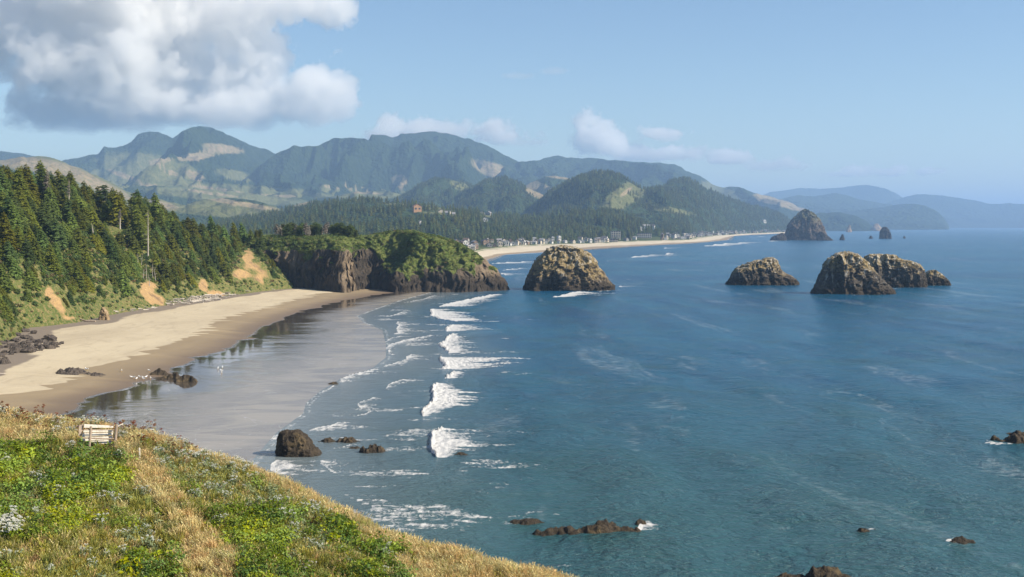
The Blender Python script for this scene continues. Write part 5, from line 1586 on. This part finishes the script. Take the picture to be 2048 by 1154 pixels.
# ----------------------------------------------------------------- plants of the slope
M_STRAW = mat_leaf('dry_grass_blades', (0.57, 0.44, 0.185), (0.44, 0.335, 0.13), (0.72, 0.59, 0.30), 2.0, .7, .35, .55)
M_OLIVE = mat_leaf('olive_grass_blades', (0.28, 0.28, 0.045), (0.20, 0.235, 0.034), (0.46, 0.41, 0.11), 2.0, .7, .3, .5)
M_SALAL = mat_leaf('broad_green_leaves', (0.19, 0.27, 0.014), (0.26, 0.335, 0.020), (0.42, 0.45, 0.045), 1.6, .5, .3, .6)
M_DKLEAF = mat_leaf('dark_green_leaves', (0.080, 0.150, 0.013), (0.115, 0.190, 0.018), (0.22, 0.28, 0.035), 1.6, .5, .25, .5)
M_SILVER = mat_leaf('silvery_leaves', (0.21, 0.26, 0.13), (0.16, 0.215, 0.085), (0.34, 0.39, 0.24), 1.6, .7, .2, .4)
M_PETAL = mat_leaf('white_flower_heads', (0.80, 0.80, 0.74), (0.72, 0.72, 0.62), (0.85, 0.84, 0.78), 1.0, .7, .3, .1)
M_RUST = mat_leaf('rusty_seed_stalks', (0.22, 0.075, 0.035), (0.16, 0.06, 0.03), (0.30, 0.11, 0.05), 1.0, .8, .15, .4)
M_BROWNF = mat_leaf('withered_brown_leaves', (0.22, 0.155, 0.06), (0.16, 0.12, 0.045), (0.32, 0.22, 0.09), 1.6, .8, .2, .5)

def tuft(seed, n, hh, spread, mat, w=.018, lean=.45, seedhead=0.0):
    rg = np.random.default_rng(seed)
    L = Leafs()
    for i in range(n):
        a = rg.uniform(0, 6.28); r0 = spread * .35 * math.sqrt(rg.random())
        b = np.array((math.cos(a) * r0, math.sin(a) * r0, -.05))
        a2 = a + rg.normal(0, .7)
        h = hh * rg.uniform(.5, 1.15); ln = lean * h * rg.uniform(.1, 1.1)
        m_ = b + np.array((math.cos(a2) * ln * .35, math.sin(a2) * ln * .35, h * .6))
        tp = b + np.array((math.cos(a2) * ln - .12 * h, math.sin(a2) * ln, h * rg.uniform(.85, 1.0)))
        q = rg.uniform(0, 3.14); s = np.array((math.cos(q), math.sin(q), 0)) * w
        L.tri(b - s, b + s, m_ + s * .9, 0, 0, .4); L.tri(b - s, m_ + s * .9, m_ - s * .9, 0, .4, .4); L.tri(m_ - s * .9, m_ + s * .9, tp, .4, .4, 1)
        if rg.random() < seedhead:
            L.tri(tp - s * 2.2 - (tp - m_) * .3, tp + s * 2.2 - (tp - m_) * .3, tp + (tp - m_) * .12, 1, 1, 1)
    return L.me('grass_tuft', mat)

def flower_plant(seed, n, hh, mat_l, mat_f, heads=6):
    """several leafy stems topped with flat clusters of small heads"""
    rg = np.random.default_rng(seed)
    A, B = Leafs(), Leafs()
    for i in range(n):
        a = rg.uniform(0, 6.28); r0 = .28 * math.sqrt(rg.random())
        b = np.array((math.cos(a) * r0, math.sin(a) * r0, 0)); h = hh * rg.uniform(.6, 1.1)
        tp = b + np.array((rg.normal(0, .07), rg.normal(0, .07), h))
        s = np.array((.012, .008, 0))
        A.tri(b - s, b + s, tp)
        for k in range(12):
            f = rg.uniform(.05, .95); c = b + (tp - b) * f; q = rg.uniform(0, 6.28)
            d = np.array((math.cos(q), math.sin(q), rg.uniform(.2, .9))); sd = np.array((-math.sin(q), math.cos(q), 0)) * .028
            l = rg.uniform(.09, .16)
            A.tri(c - sd, c + d * l, c + sd, .2, .8, .2)
        for k in range(heads):
            c = tp + np.array((rg.normal(0, .035), rg.normal(0, .035), rg.uniform(-.02, .03))); rr = rg.uniform(.016, .03)
            B.tri(c + np.array((rr, 0, 0)), c + np.array((-rr * .5, rr * .9, .01)), c + np.array((-rr * .5, -rr * .9, .0)), 1, 1, 1)
            B.tri(c + np.array((0, 0, rr)), c + np.array((rr, rr * .4, -rr * .5)), c + np.array((-rr, -rr * .4, -rr * .5)), 1, 1, 1)
            B.tri(c + np.array((0, 0, rr)), c + np.array((rr * .4, -rr, -rr * .5)), c + np.array((-rr * .4, rr, -rr * .5)), 1, 1, 1)
    v = np.array(A.v + B.v); n1, n2 = len(A.v) // 3, len(B.v) // 3
    return mesh('flowering_plant', v, np.arange((n1 + n2) * 3).reshape(-1, 3), [mat_l, mat_f], False, {'tip': np.array(A.t + B.t)}, [0] * n1 + [1] * n2)

def slope_plants():
    rg = np.random.default_rng(71)
    n = 76000
    rng_keep = rg.random(n)
    # sample evenly over the visible ground (denser near the crest, where the view is longest)
    x = rg.uniform(-48, 14, n); dd = rg.uniform(-3.5, 40, n)
    yc = np.interp(x, _cw[:, 0], _cw[:, 1])
    y = yc - dd
    z = slope_z(x, y)
    px, py, dry, soil, silver, d = slope_masks(x, y, z)
    ok = (px > -110) & (px < 1260) & (py < 1240) & (y > 30)
    ok &= ~((np.abs(px - 200) < 36) & (py > 862) & (py < 912) & (rng_keep > .12))
    x, y, z, px, py, dry, soil, silver, d = [a[ok] for a in (x, y, z, px, py, dry, soil, silver, d)]
    n = len(x)
    cl = fbm(x / 2.6, y / 2.6, 8.8, 3)
    r = rg.random(n)
    print('slope samples', n)
    def put(name, m, temps, lo, hi, lab, sink=0.03, zs=None, var=None):
        k = int(m.sum())
        s = rg.uniform(lo, hi, k) if var is None else rg.uniform(lo, hi, k) * var[m]
        tl = np.stack([rg.normal(0, .12, k), rg.normal(-.06, .12, k)], -1)
        scatter(name, np.stack([x[m], y[m], z[m] - sink], -1), s, rg.uniform(0, 6.28, k) if name != 'dry_grass' else rg.normal(0, .9, k), rg.integers(0, len(temps), k), [template(t) for t in temps], lab, tl)
        print(name, k)
    bareground = rg.random(n) < soil * .55
    isdry = (dry > .42 + .3 * (r - .5)) & ~bareground
    put('dry_grass', isdry & (rg.random(n) < .75), [tuft(200 + i, 34, .62, .55, M_STRAW, .014, .5, .5) for i in range(4)] + [tuft(205, 30, .5, .6, M_OLIVE, .015, .6, .3)], .6, 1.2, 'golden dry grass on the slope')
    gr = (dry <= .62) & ~bareground
    put('green_grass', gr & (rg.random(n) < .62), [tuft(210 + i, 30, .5, .6, M_OLIVE, .017, .6, .3) for i in range(3)] + [tuft(214, 26, .55, .5, M_STRAW, .013, .5, .5)], .6, 1.15, 'olive green grass between the bushes')
    lush = sstep(-.15, .35, cl)
    patchy = fbm(x / 4.2, y / 4.2, 12.2, 3)
    dark = patchy > .12
    bush = (dry < .5 + .25 * (rg.random(n) - .5)) & (rg.random(n) < .06 + .20 * lush) & ~bareground
    sz = (.5 + .6 * lush) * rg.choice([.6, .8, 1.0, 1.35], n)
    put('broad_leaf_bushes', bush & ~dark & (silver < .5), [clump(220 + i, 300, .56, .60, .066, M_SALAL, 'leafy_bush', .5, 1.5, .5) for i in range(4)], .65, 1.25, 'bright green leafy bushes covering the slope', .1, None, sz)
    put('dark_leaf_bushes', bush & dark, [clump(230 + i, 300, .54, .62, .064, M_DKLEAF, 'leafy_bush', .5, 1.5, .5) for i in range(3)] + [clump(234, 130, .5, .5, .1, M_SALAL, 'leafy_bush')], .65, 1.25, 'darker green leafy bushes in hollows of the slope', .1, None, sz)
    put('withered_bushes', (dry < .7) & (rg.random(n) < .012 + .02 * (dry > .25)) & ~bareground, [clump(240 + i, 120, .45, .45, .08, M_BROWNF, 'withered_bush') for i in range(2)], .5, 1.1, 'withered brown bracken among the green bushes', .08)
    put('silvery_plants', ((silver > .3) & (rg.random(n) < .20) | (dry < .4) & (rg.random(n) < .02)) & (dry < .75), [clump(250 + i, 120, .34, .5, .07, M_SILVER, 'silvery_plant', .2, 2.4, .3) for i in range(3)], .6, 1.2, 'silvery green plants in drifts on the slope', .05)
    put('white_wildflowers', ((silver > .36) & (rg.random(n) < .022)) | ((dry < .5) & (rg.random(n) < .006)) | ((d < 2.2) & (px < 520) & (rg.random(n) < .035)), [flower_plant(260 + i, 9, .62, M_SILVER, M_PETAL) for i in range(4)], .7, 1.25, 'white flower heads scattered over the slope')
    put('rusty_seed_stalks', (d < 2.6) & (d > -1.8) & (px < 400) & (rg.random(n) < .028), [flower_plant(270 + i, 4, .95, M_BROWNF, M_RUST, 16) for i in range(3)], .8, 1.2, 'rust-red seed stalks along the crest of the slope')
slope_plants()
# white umbels low at the left edge
def umbels():
    rg = np.random.default_rng(81)
    pts = []
    for k in range(26):
        px, py = 18 + rg.normal(0, 16), 1048 + rg.normal(0, 12)
        pts.append(hit(px, py + 16, slope_z, 30, 100, 0.1))
    n = len(pts)
    scatter('white_umbels', pts, rg.uniform(.9, 1.3, n), rg.uniform(0, 6.28, n), np.zeros(n), [template(flower_plant(290, 5, .6, M_DKLEAF, M_PETAL, 22))], 'cluster of tall white umbels at the left edge of the slope')
umbels()

# ----------------------------------------------------------------- plank barrier and stakes
def on_slope(px, py, lift=0.0):
    return np.array(hit(px, py, slope_z, 35, 100, 0.05))
M_PLANK = mat_bark('sun_bleached_planks', (0.66, 0.61, 0.53), (0.50, 0.46, 0.40))
M_POST = mat_bark('weathered_posts', (0.26, 0.20, 0.15), (0.40, 0.32, 0.25))

def barrier():
    g = on_slope(202, 893)
    u = g[1] / F                                               # metres per pixel there
    r = empty('plank_barrier', tuple(g + np.array((0, 0, .05))), 0.55)
    tag(r, 'bleached plank barrier with two posts and thin rails on the crest of the grassy slope', 'barrier')
    def at(px, py, dy=0.0): return np.array(((px - 202) * u * 1.08, dy, (893 - py) * u))
    M = MB()
    def plank(name, a, b, c, d, th, dy, mat, lean=0.0):
        """a board between four picture corners (top left, top right, bottom right, bottom left)"""
        m = MB()
        k = [at(*q) for q in (a, b, c, d)]
        fr = [q + np.array((0, dy + q[2] * lean, 0)) for q in k]; bk = [q + np.array((0, th, 0)) for q in fr]
        v = fr + bk
        m.add(v, [[3, 2, 1, 0], [4, 5, 6, 7], [0, 1, 5, 4], [1, 2, 6, 5], [2, 3, 7, 6], [3, 0, 4, 7]])
        me = m.me(name, mat)
        o = link(name, me, r)
        o.data.polygons.foreach_set('use_smooth', [False] * len(me.polygons))
        return o
    ln = 0.28
    plank('plank', (174.5, 849), (226.5, 857), (226, 860.6), (173.6, 856), .06, -.02, M_PLANK, ln)
    plank('plank', (173.3, 860), (226.0, 864.2), (225.5, 868.4), (171.5, 865), .06, .0, M_PLANK, ln)
    plank('plank', (171.3, 866.6), (225.4, 870), (224.2, 874.6), (169.6, 873), .06, .015, M_PLANK, ln)
    plank('plank', (169.3, 874.6), (224.0, 876.8), (222.6, 882.5), (168.2, 881), .06, .0, M_PLANK, ln)
    plank('plank', (182, 882.5), (222.4, 883.4), (221.2, 890.5), (192, 889), .06, .02, M_PLANK, ln)
    plank('shade_gap', (166, 852), (174, 849), (170, 872), (164, 871), .05, .14, M_POST, ln)  # dark sheet added for the shade in the gap left of the planks
    for a, b, rr in ((at(183, 852, -.16), at(178.5, 899, -.30), .075), (at(229.5, 853, -.10), at(225, 903, -.26), .085)):
        m = MB(); m.tube(b, a, rr * 1.1, rr, 8)
        link('post', m.me('post', M_POST), r)
    for a, b, rr in ((at(170.5, 857.5, -.12), at(228, 863.5, -.10), .035), (at(164, 873.2, -.2), at(225.5, 880.5, -.16), .045)):
        m = MB(); m.tube(a, b, rr, rr * .9, 6)
        link('rail', m.me('rail', M_POST), r)
    m = MB(); m.tube(at(231, 857, -.06), at(242, 853, .05), .03, .025, 6)
    link('rail', m.me('rail', M_PLANK), r)
    for px, pt, pb, lab in ((244.5, 847.5, 868, 'thin pale stake just right of the plank barrier'), (279.5, 896, 921, 'short leaning wooden stake beside the dry grass path, below the plank barrier')):
        gg = on_slope(px, pb)
        h = (pb - pt) * gg[1] / F
        o = MB(); o.tube((0, 0, -.3), (-.02, 0, h), .055, .05, 7)
        tag(link('wooden_stake', o.me('wooden_stake', M_PLANK), loc=tuple(gg)), lab, 'stake')
barrier()

# ================================================================= driftwood, gulls
M_DRIFT = mat_bark('bleached_driftwood', (0.62, 0.56, 0.48), (0.42, 0.37, 0.31))
def land_z(x, y): return float(np.maximum(beach_z(x, y), hill_z(x, y)))
def on_beach(px, py):
    return hit(px, py, lambda x, y: np.maximum(beach_z(x, y), hill_z(x, y)), 200, 660, 0.4)
def driftwood():
    rg = np.random.default_rng(91)
    logs = []
    for i in range(6):
        b = MB(); L = rg.uniform(2.6, 5.0); r = rg.uniform(.16, .30)
        k = rg.normal(0, .08)
        b.tube((-L / 2, 0, 0), (0, k, .03), r, r * .9, 7); b.tube((0, k, .03), (L / 2, 0, 0), r * .9, r * .6, 7)
        if i % 2: b.tube((L * .1, 0, 0), (L * .22, .45, .35), r * .4, r * .2, 5)
        logs.append(b.me('driftwood_log', M_DRIFT, True))
    _z = lambda px: 'left end' if px < 350 else 'left half' if px < 395 else 'right half' if px < 440 else 'thin right end'
    n = 0
    items = []
    for k in range(170):
        px = rg.triangular(322, 400, 478)
        mid = np.interp(px, [320, 345, 400, 440, 480], [613, 606, 599, 593.5, 587]); hw = np.interp(px, [320, 350, 420, 480], [3, 7, 6, 2.5])
        items.append((px, mid + rg.uniform(-1, 1) * hw, rg.uniform(.7, 1.25), rg.normal(-.15, .45), 'bleached driftwood log in the %s of the long heap below the slope' % _z(px), 'driftwood logs heaped in the %s of the heap' % _z(px)))
    for k in range(20):
        px = rg.uniform(226, 325)
        items.append((px, np.interp(px, [226, 325], [624, 614]) + rg.uniform(-2, 4), rg.uniform(.5, .9), rg.normal(-.1, .5), 'scattered bleached driftwood log left of the long heap', 'loose driftwood logs near the pillar rock'))
    items += [(492, 583.5, .9, -.1, 'single pale driftwood log at the far right end of the heap', None), (545, 580, .7, .1, 'lone bleached log near the headland end of the beach', None),
              (4, 749, .45, .3, 'short white log lying on the flat dark slab at the left edge', None)]
    for px, py, s, rz, lab, grp in items:
        x, y, z = on_beach(px, py)
        o = link('driftwood_log', logs[n % 6], loc=(x, y, z + .18 + (rg.uniform(0, .35) if grp and 'heaped' in grp else 0)))
        o.rotation_euler = (rg.uniform(0, 6.28), rg.normal(0, .05), rz)
        o.scale = (s, s, s)
        tag(o, lab, 'log', grp)
        n += 1
    b = MB(); b.tube((-3.2, 1.2, .9), (-.8, .3, .3), .22, .3, 8); b.tube((-.8, .3, .3), (2.6, 0, .15), .3, .36, 8)
    x, y, z = on_beach(176, 644)
    tag(link('driftwood_log', b.me('driftwood_log', M_POST, True), loc=(x, y, z)), 'dark fallen log slanting down to the left foot of the sandy pillar rock', 'log')
driftwood()

def gulls():
    rg = np.random.default_rng(95)
    t = NT('gull_white'); mw = t.done(t.principled((0.85, 0.85, 0.84), .7, .2))
    t = NT('gull_grey'); mg = t.done(t.principled((0.42, 0.44, 0.47), .7, .2))
    t = NT('gull_yellow'); my = t.done(t.principled((0.6, 0.38, 0.08), .6, .2))
    n, m = 10, 12
    def lathe(pts, name, mat, sx=1.0):
        V = [(px, math.cos(a) * r * sx, pz + math.sin(a) * r) for px, pz, r in pts for a in np.arange(n) / n * 6.283]
        return mesh(name, np.array(V), grid_faces(len(pts), n, True), mat, True)
    body = lathe([(-.30, .26, .005), (-.2, .27, .06), (-.08, .27, .10), (.05, .28, .105), (.14, .31, .075), (.19, .37, .055), (.22, .42, .055), (.26, .43, .04), (.275, .43, .005)], 'body', mw)
    wing = lathe([(-.36, .28, .003), (-.22, .30, .03), (-.05, .33, .035), (.08, .32, .01)], 'wing', mg, 2.6)
    b = MB(); b.tube((.265, 0, .43), (.34, 0, .415), .016, .006, 6); beak = b.me('beak', my)
    legs = []
    for s in (-.035, .035):
        b = MB(); b.tube((0, s, 0), (.0, s, .2), .012, .012, 5); b.box((.03, s, .008), (.07, .05, .012)); legs.append(b.me('leg', my))
    root = None
    spots = [(263, 757), (268, 758), (273, 760), (279, 757), (286, 758), (287, 761), (292, 757), (301, 759), (243, 744), (298, 744), (436, 739), (443, 744), (445, 738), (443, 748)]
    parts = None
    for i, (px, py) in enumerate(spots):
        x, y, z = on_beach(px, py)
        lab, grp = ('white gull standing on the damp sand near the long knobbly rock', 'gulls standing on the damp sand') if i < 10 else ('white gull standing in the shallow film of water right of the knobbly rock', 'gulls standing in the shallow water film')
        if root is None:
            root = empty('gull', (x, y, z), rg.uniform(0, 6.28))
            parts = [(link('body', body, root), []), (link('wing', wing, root), []), (link('beak', beak, root), [])] + [(link('leg', l, root), []) for l in legs]
            r = root
        else:
            r = copy_thing(root, parts)
            r.location = (x, y, z); r.rotation_euler = (0, 0, rg.uniform(0, 6.28))
        r.scale = (1.5, 1.5, 1.5)
        tag(r, lab, 'gull', grp)
    for px, py in ((172, 742.5), (175.5, 742.8)):
        x, y, z = on_beach(px, py + 5)
        r = copy_thing(root, parts); r.location = (x, y, z + .75); r.rotation_euler = (0, 0, rg.uniform(0, 6.28))
        tag(r, 'white gull perched on the tail of the dark humped rock', 'gull', 'gulls on the humped rock')
gulls()

# ================================================================= the beach town
def flat(name, c, rough=.8, amt=.12):
    t = NT(name)
    p = t.obj()
    n = t.noise(p, .8, 3, .6)
    return t.done(t.principled(t.mix(t.ramp(n, .3, .7), c, tuple(v * (1 - amt * 2) for v in c)), rough, .2))
WALLS = {'white': flat('white_paint', (0.58, 0.565, 0.53)), 'cream': flat('cream_paint', (0.58, 0.51, 0.40)), 'grey': flat('grey_shingle', (0.33, 0.31, 0.29)), 'brown': flat('brown_shingle', (0.24, 0.17, 0.12)), 'orange': flat('orange_wood', (0.50, 0.29, 0.15))}
ROOFS = {'dark': flat('dark_roof', (0.10, 0.095, 0.10)), 'brown': flat('brown_roof', (0.17, 0.12, 0.09)), 'grey': flat('grey_roof', (0.30, 0.29, 0.29)), 'red': flat('red_roof', (0.42, 0.20, 0.13))}
M_PANE = flat('window_glass', (0.05, 0.06, 0.08), .15, .1)

def house_mesh(w, d, h, rise, ov=.5):
    W = MB()
    v = [(-w/2, -d/2, -2.5), (w/2, -d/2, -2.5), (w/2, d/2, -2.5), (-w/2, d/2, -2.5), (-w/2, -d/2, h), (w/2, -d/2, h), (w/2, d/2, h), (-w/2, d/2, h), (0, -d/2, h + rise), (0, d/2, h + rise)]
    W.add(v, [[0, 1, 5, 4], [1, 2, 6, 5], [2, 3, 7, 6], [3, 0, 4, 7]])
    W.add(v, [[4, 5, 8], [6, 7, 9]])
    R = MB()
    k = rise / (w / 2); e = ov
    for s in (-1, 1):
        a = [(s * (w/2 + e), -d/2 - e, h - k * e + .05), (s * (w/2 + e), d/2 + e, h - k * e + .05), (0, d/2 + e, h + rise + .05), (0, -d/2 - e, h + rise + .05)]
        b = [(q[0], q[1], q[2] + .22) for q in a]
        f = [[0, 1, 2, 3], [7, 6, 5, 4], [0, 4, 5, 1], [1, 5, 6, 2], [2, 6, 7, 3], [3, 7, 4, 0]]
        R.add(a + b, f)
    return W, R

WTS = {}
def house_parts(key, wall, roof):
    """wall, roof, two windows and a chimney for one size of house"""
    k = (key, wall, roof)
    if k not in WTS:
        w, d, h, rise = {'s': (7.5, 10, 4.5, 2.6), 'm': (9, 12, 6.2, 3.0), 'l': (12, 13, 7.5, 3.4), 't': (7, 9, 8.2, 2.6)}[key]
        W, R = house_mesh(w, d, h, rise)
        ws = []
        for sx in (-.25, .25):
            b = MB(); b.box((sx * w, -d / 2 - .03, h * .55), (w * .26, .08, h * .36)); ws.append(b.me('window', M_PANE))
        b = MB(); b.box((w * .22, d * .15, h + rise * .75), (.9, .9, 2.2)); ch = b.me('chimney', ROOFS['brown'])
        WTS[k] = (W.me('wall', WALLS[wall]), R.me('roof', ROOFS[roof]), ws, ch)
    return WTS[k]
def house(loc, key, wall, roof, rz, label, group=None, name='house', s=1.0):
    Wm, Rm, ws, ch = house_parts(key, wall, roof)
    r = empty(name, loc, rz); r.scale = (s, s, s)
    tag(r, label, 'house', group)
    link('wall', Wm, r); rf = link('roof', Rm, r)
    for q in ws: link('window', q, r)
    link('chimney', ch, rf)
    return r

def town():
    rg = np.random.default_rng(103)
    desc = {'white': 'white', 'cream': 'cream', 'grey': 'grey', 'brown': 'brown'}
    y = 1395.0
    while y < 5600:
        x0 = float(interp(y, FBK))
        px = CX + x0 / y * F
        far = y > 2650
        rows = (0, 1) if not far else (0, 1, 2)
        for row in rows:
            if row and rg.random() < .35: continue
            d = (7 + rg.uniform(0, 6)) if row == 0 else (28 * row + rg.uniform(0, 16))
            if 1560 < y < 1640 and row == 0: continue
            x = x0 - d
            ppx = CX + x / y * F
            if 1212 < ppx < 1246 or 1270 < ppx < 1312: continue
            z = float(plain_z(x, y)) + (2 if row else 0)
            wall = ['white', 'white', 'cream', 'white', 'grey', 'brown', 'cream'][int(rg.integers(0, 7))]
            roof = ['dark', 'brown', 'grey', 'grey', 'dark'][int(rg.integers(0, 5))]
            key = 'smst'[int(rg.integers(0, 4))]
            place = ('in the front row on the dunes' if row == 0 else 'behind the dune-front row') if not far else 'in the far part of the town'
            house((x, y + rg.uniform(-4, 4), z), key, wall, roof, rg.choice([0, .25, -.3, .6, 1.57, 1.2]) + rg.normal(0, .08), '%s gabled house with %s roof %s' % (wall, roof, place), '%s houses with %s roofs %s' % (wall, roof, place), s=rg.uniform(.52, .82))
        y += rg.uniform(.72, 1.25) * (14 if not far else 30) * (y / 1900) ** .8
    def hp(h, px, py):
        m = (h['PX'] - px) ** 2 + ((h['PY'] - py) * 3) ** 2 + np.where(h['T'] > 1, 1e6, 0)
        i = np.unravel_index(np.argmin(m), m.shape)
        return (float(h['X'][i]), float(h['Y'][i]), float(h['Z'][i]))
    for h, px, py, key, wall, roof, rz, s, lab in (
        (F1, 835, 423, 'l', 'orange', 'red', .3, 1.35, 'large orange timber house alone on the meadow of the wooded ridge'),
        (F1, 884, 432, 'l', 'cream', 'brown', .2, 1.25, 'large cream house on the ridge, right of the orange one'),
        (F1, 893, 433, 'm', 'cream', 'grey', 1.3, 1.2, 'narrow cream wing adjoining the large cream house on the ridge'),
        (F1, 905, 434, 'm', 'cream', 'grey', 1.57, 1.1, 'smaller cream house just right of the large one on the ridge'),
        (F1, 963, 432, 'm', 'grey', 'grey', .4, 1.2, 'left of two pale grey houses among the trees on the ridge'),
        (F1, 979, 432, 'm', 'grey', 'grey', -.3, 1.2, 'right of two pale grey houses among the trees on the ridge'),
        (F1, 972, 443, 's', 'white', 'grey', .1, 1.3, 'little white gabled house below the two pale grey ones'),
        (F1, 839, 448, 's', 'white', 'grey', .5, .9, 'tiny white house deep in the woods behind the headland'),
        (HD, 1528, 445, 'l', 'white', 'grey', 0.4, 1.3, 'conspicuous white house high on the wooded hill near the haystack-shaped rock'),
        (F2, 1281, 461, 's', 'white', 'grey', .2, 1.4, 'white house above the hotel with balconies, left one'),
        (F2, 1292, 459, 'm', 'white', 'grey', 1.5, 1.3, 'white flat-faced house directly above the hotel with balconies'),
        (F2, 1311, 456, 'm', 'white', 'dark', 1.3, 1.3, 'white house highest on the knoll above the hotel with balconies')):
        house(hp(h, px, py), key, wall, roof, rz, lab, s=s)
    # two hotels with rows of balconies
    def hotel(name, px0, px1, D, pyb, floors, wall, lab, z0=None):
        x0, x1 = (px0 - CX) / F * D, (px1 - CX) / F * D
        zb = H - (pyb - HY) / F * D
        w = x1 - x0; fh = 3.3; hh = fh * floors
        r = empty('hotel', ((x0 + x1) / 2, D, zb)); tag(r, lab, 'hotel')
        b = MB(); b.box((0, 7, hh / 2 - 2), (w, 14, hh + 4)); link('wall', b.me('wall', WALLS[wall]), r)
        b = MB(); b.box((0, 7, hh + .3), (w + 1.2, 15.2, .6)); link('roof', b.me('roof', ROOFS['dark']), r)
        n = max(4, int(w / 4.2))
        wb = MB(); wb.box((0, 0, 0), (2.6, .1, 2.0)); wm = wb.me('window', M_PANE)
        for k in range(floors):
            bb = MB(); bb.box((0, -.75, k * fh + .45), (w - .4, 1.4, .9)); link('balcony', bb.me('balcony', WALLS['white'] if k % 2 else WALLS['cream']), r)
            for i in range(n):
                o = link('window', wm, r, ((i + .5) / n * w - w / 2, -.04, k * fh + 2.1))
    hotel('hotel', 1222, 1241, 2330, 476, 4, 'cream', 'four-storey cream hotel with balconies, left of the pair above the beach')
    hotel('hotel', 1274, 1303, 2520, 476.5, 3, 'white', 'long white three-storey hotel with balconies on the grassy knoll')
    hotel('hotel', 1215, 1236, 2180, 486, 2, 'brown', 'low brown lodge right at the back of the sand below the cream hotel')
    hotel('hotel', 1383, 1399, 3350, 471, 2, 'white', 'long white motel in the far part of the town, left one')
    hotel('hotel', 1406, 1423, 3500, 470.5, 2, 'white', 'long white motel in the far part of the town, right one')
town()
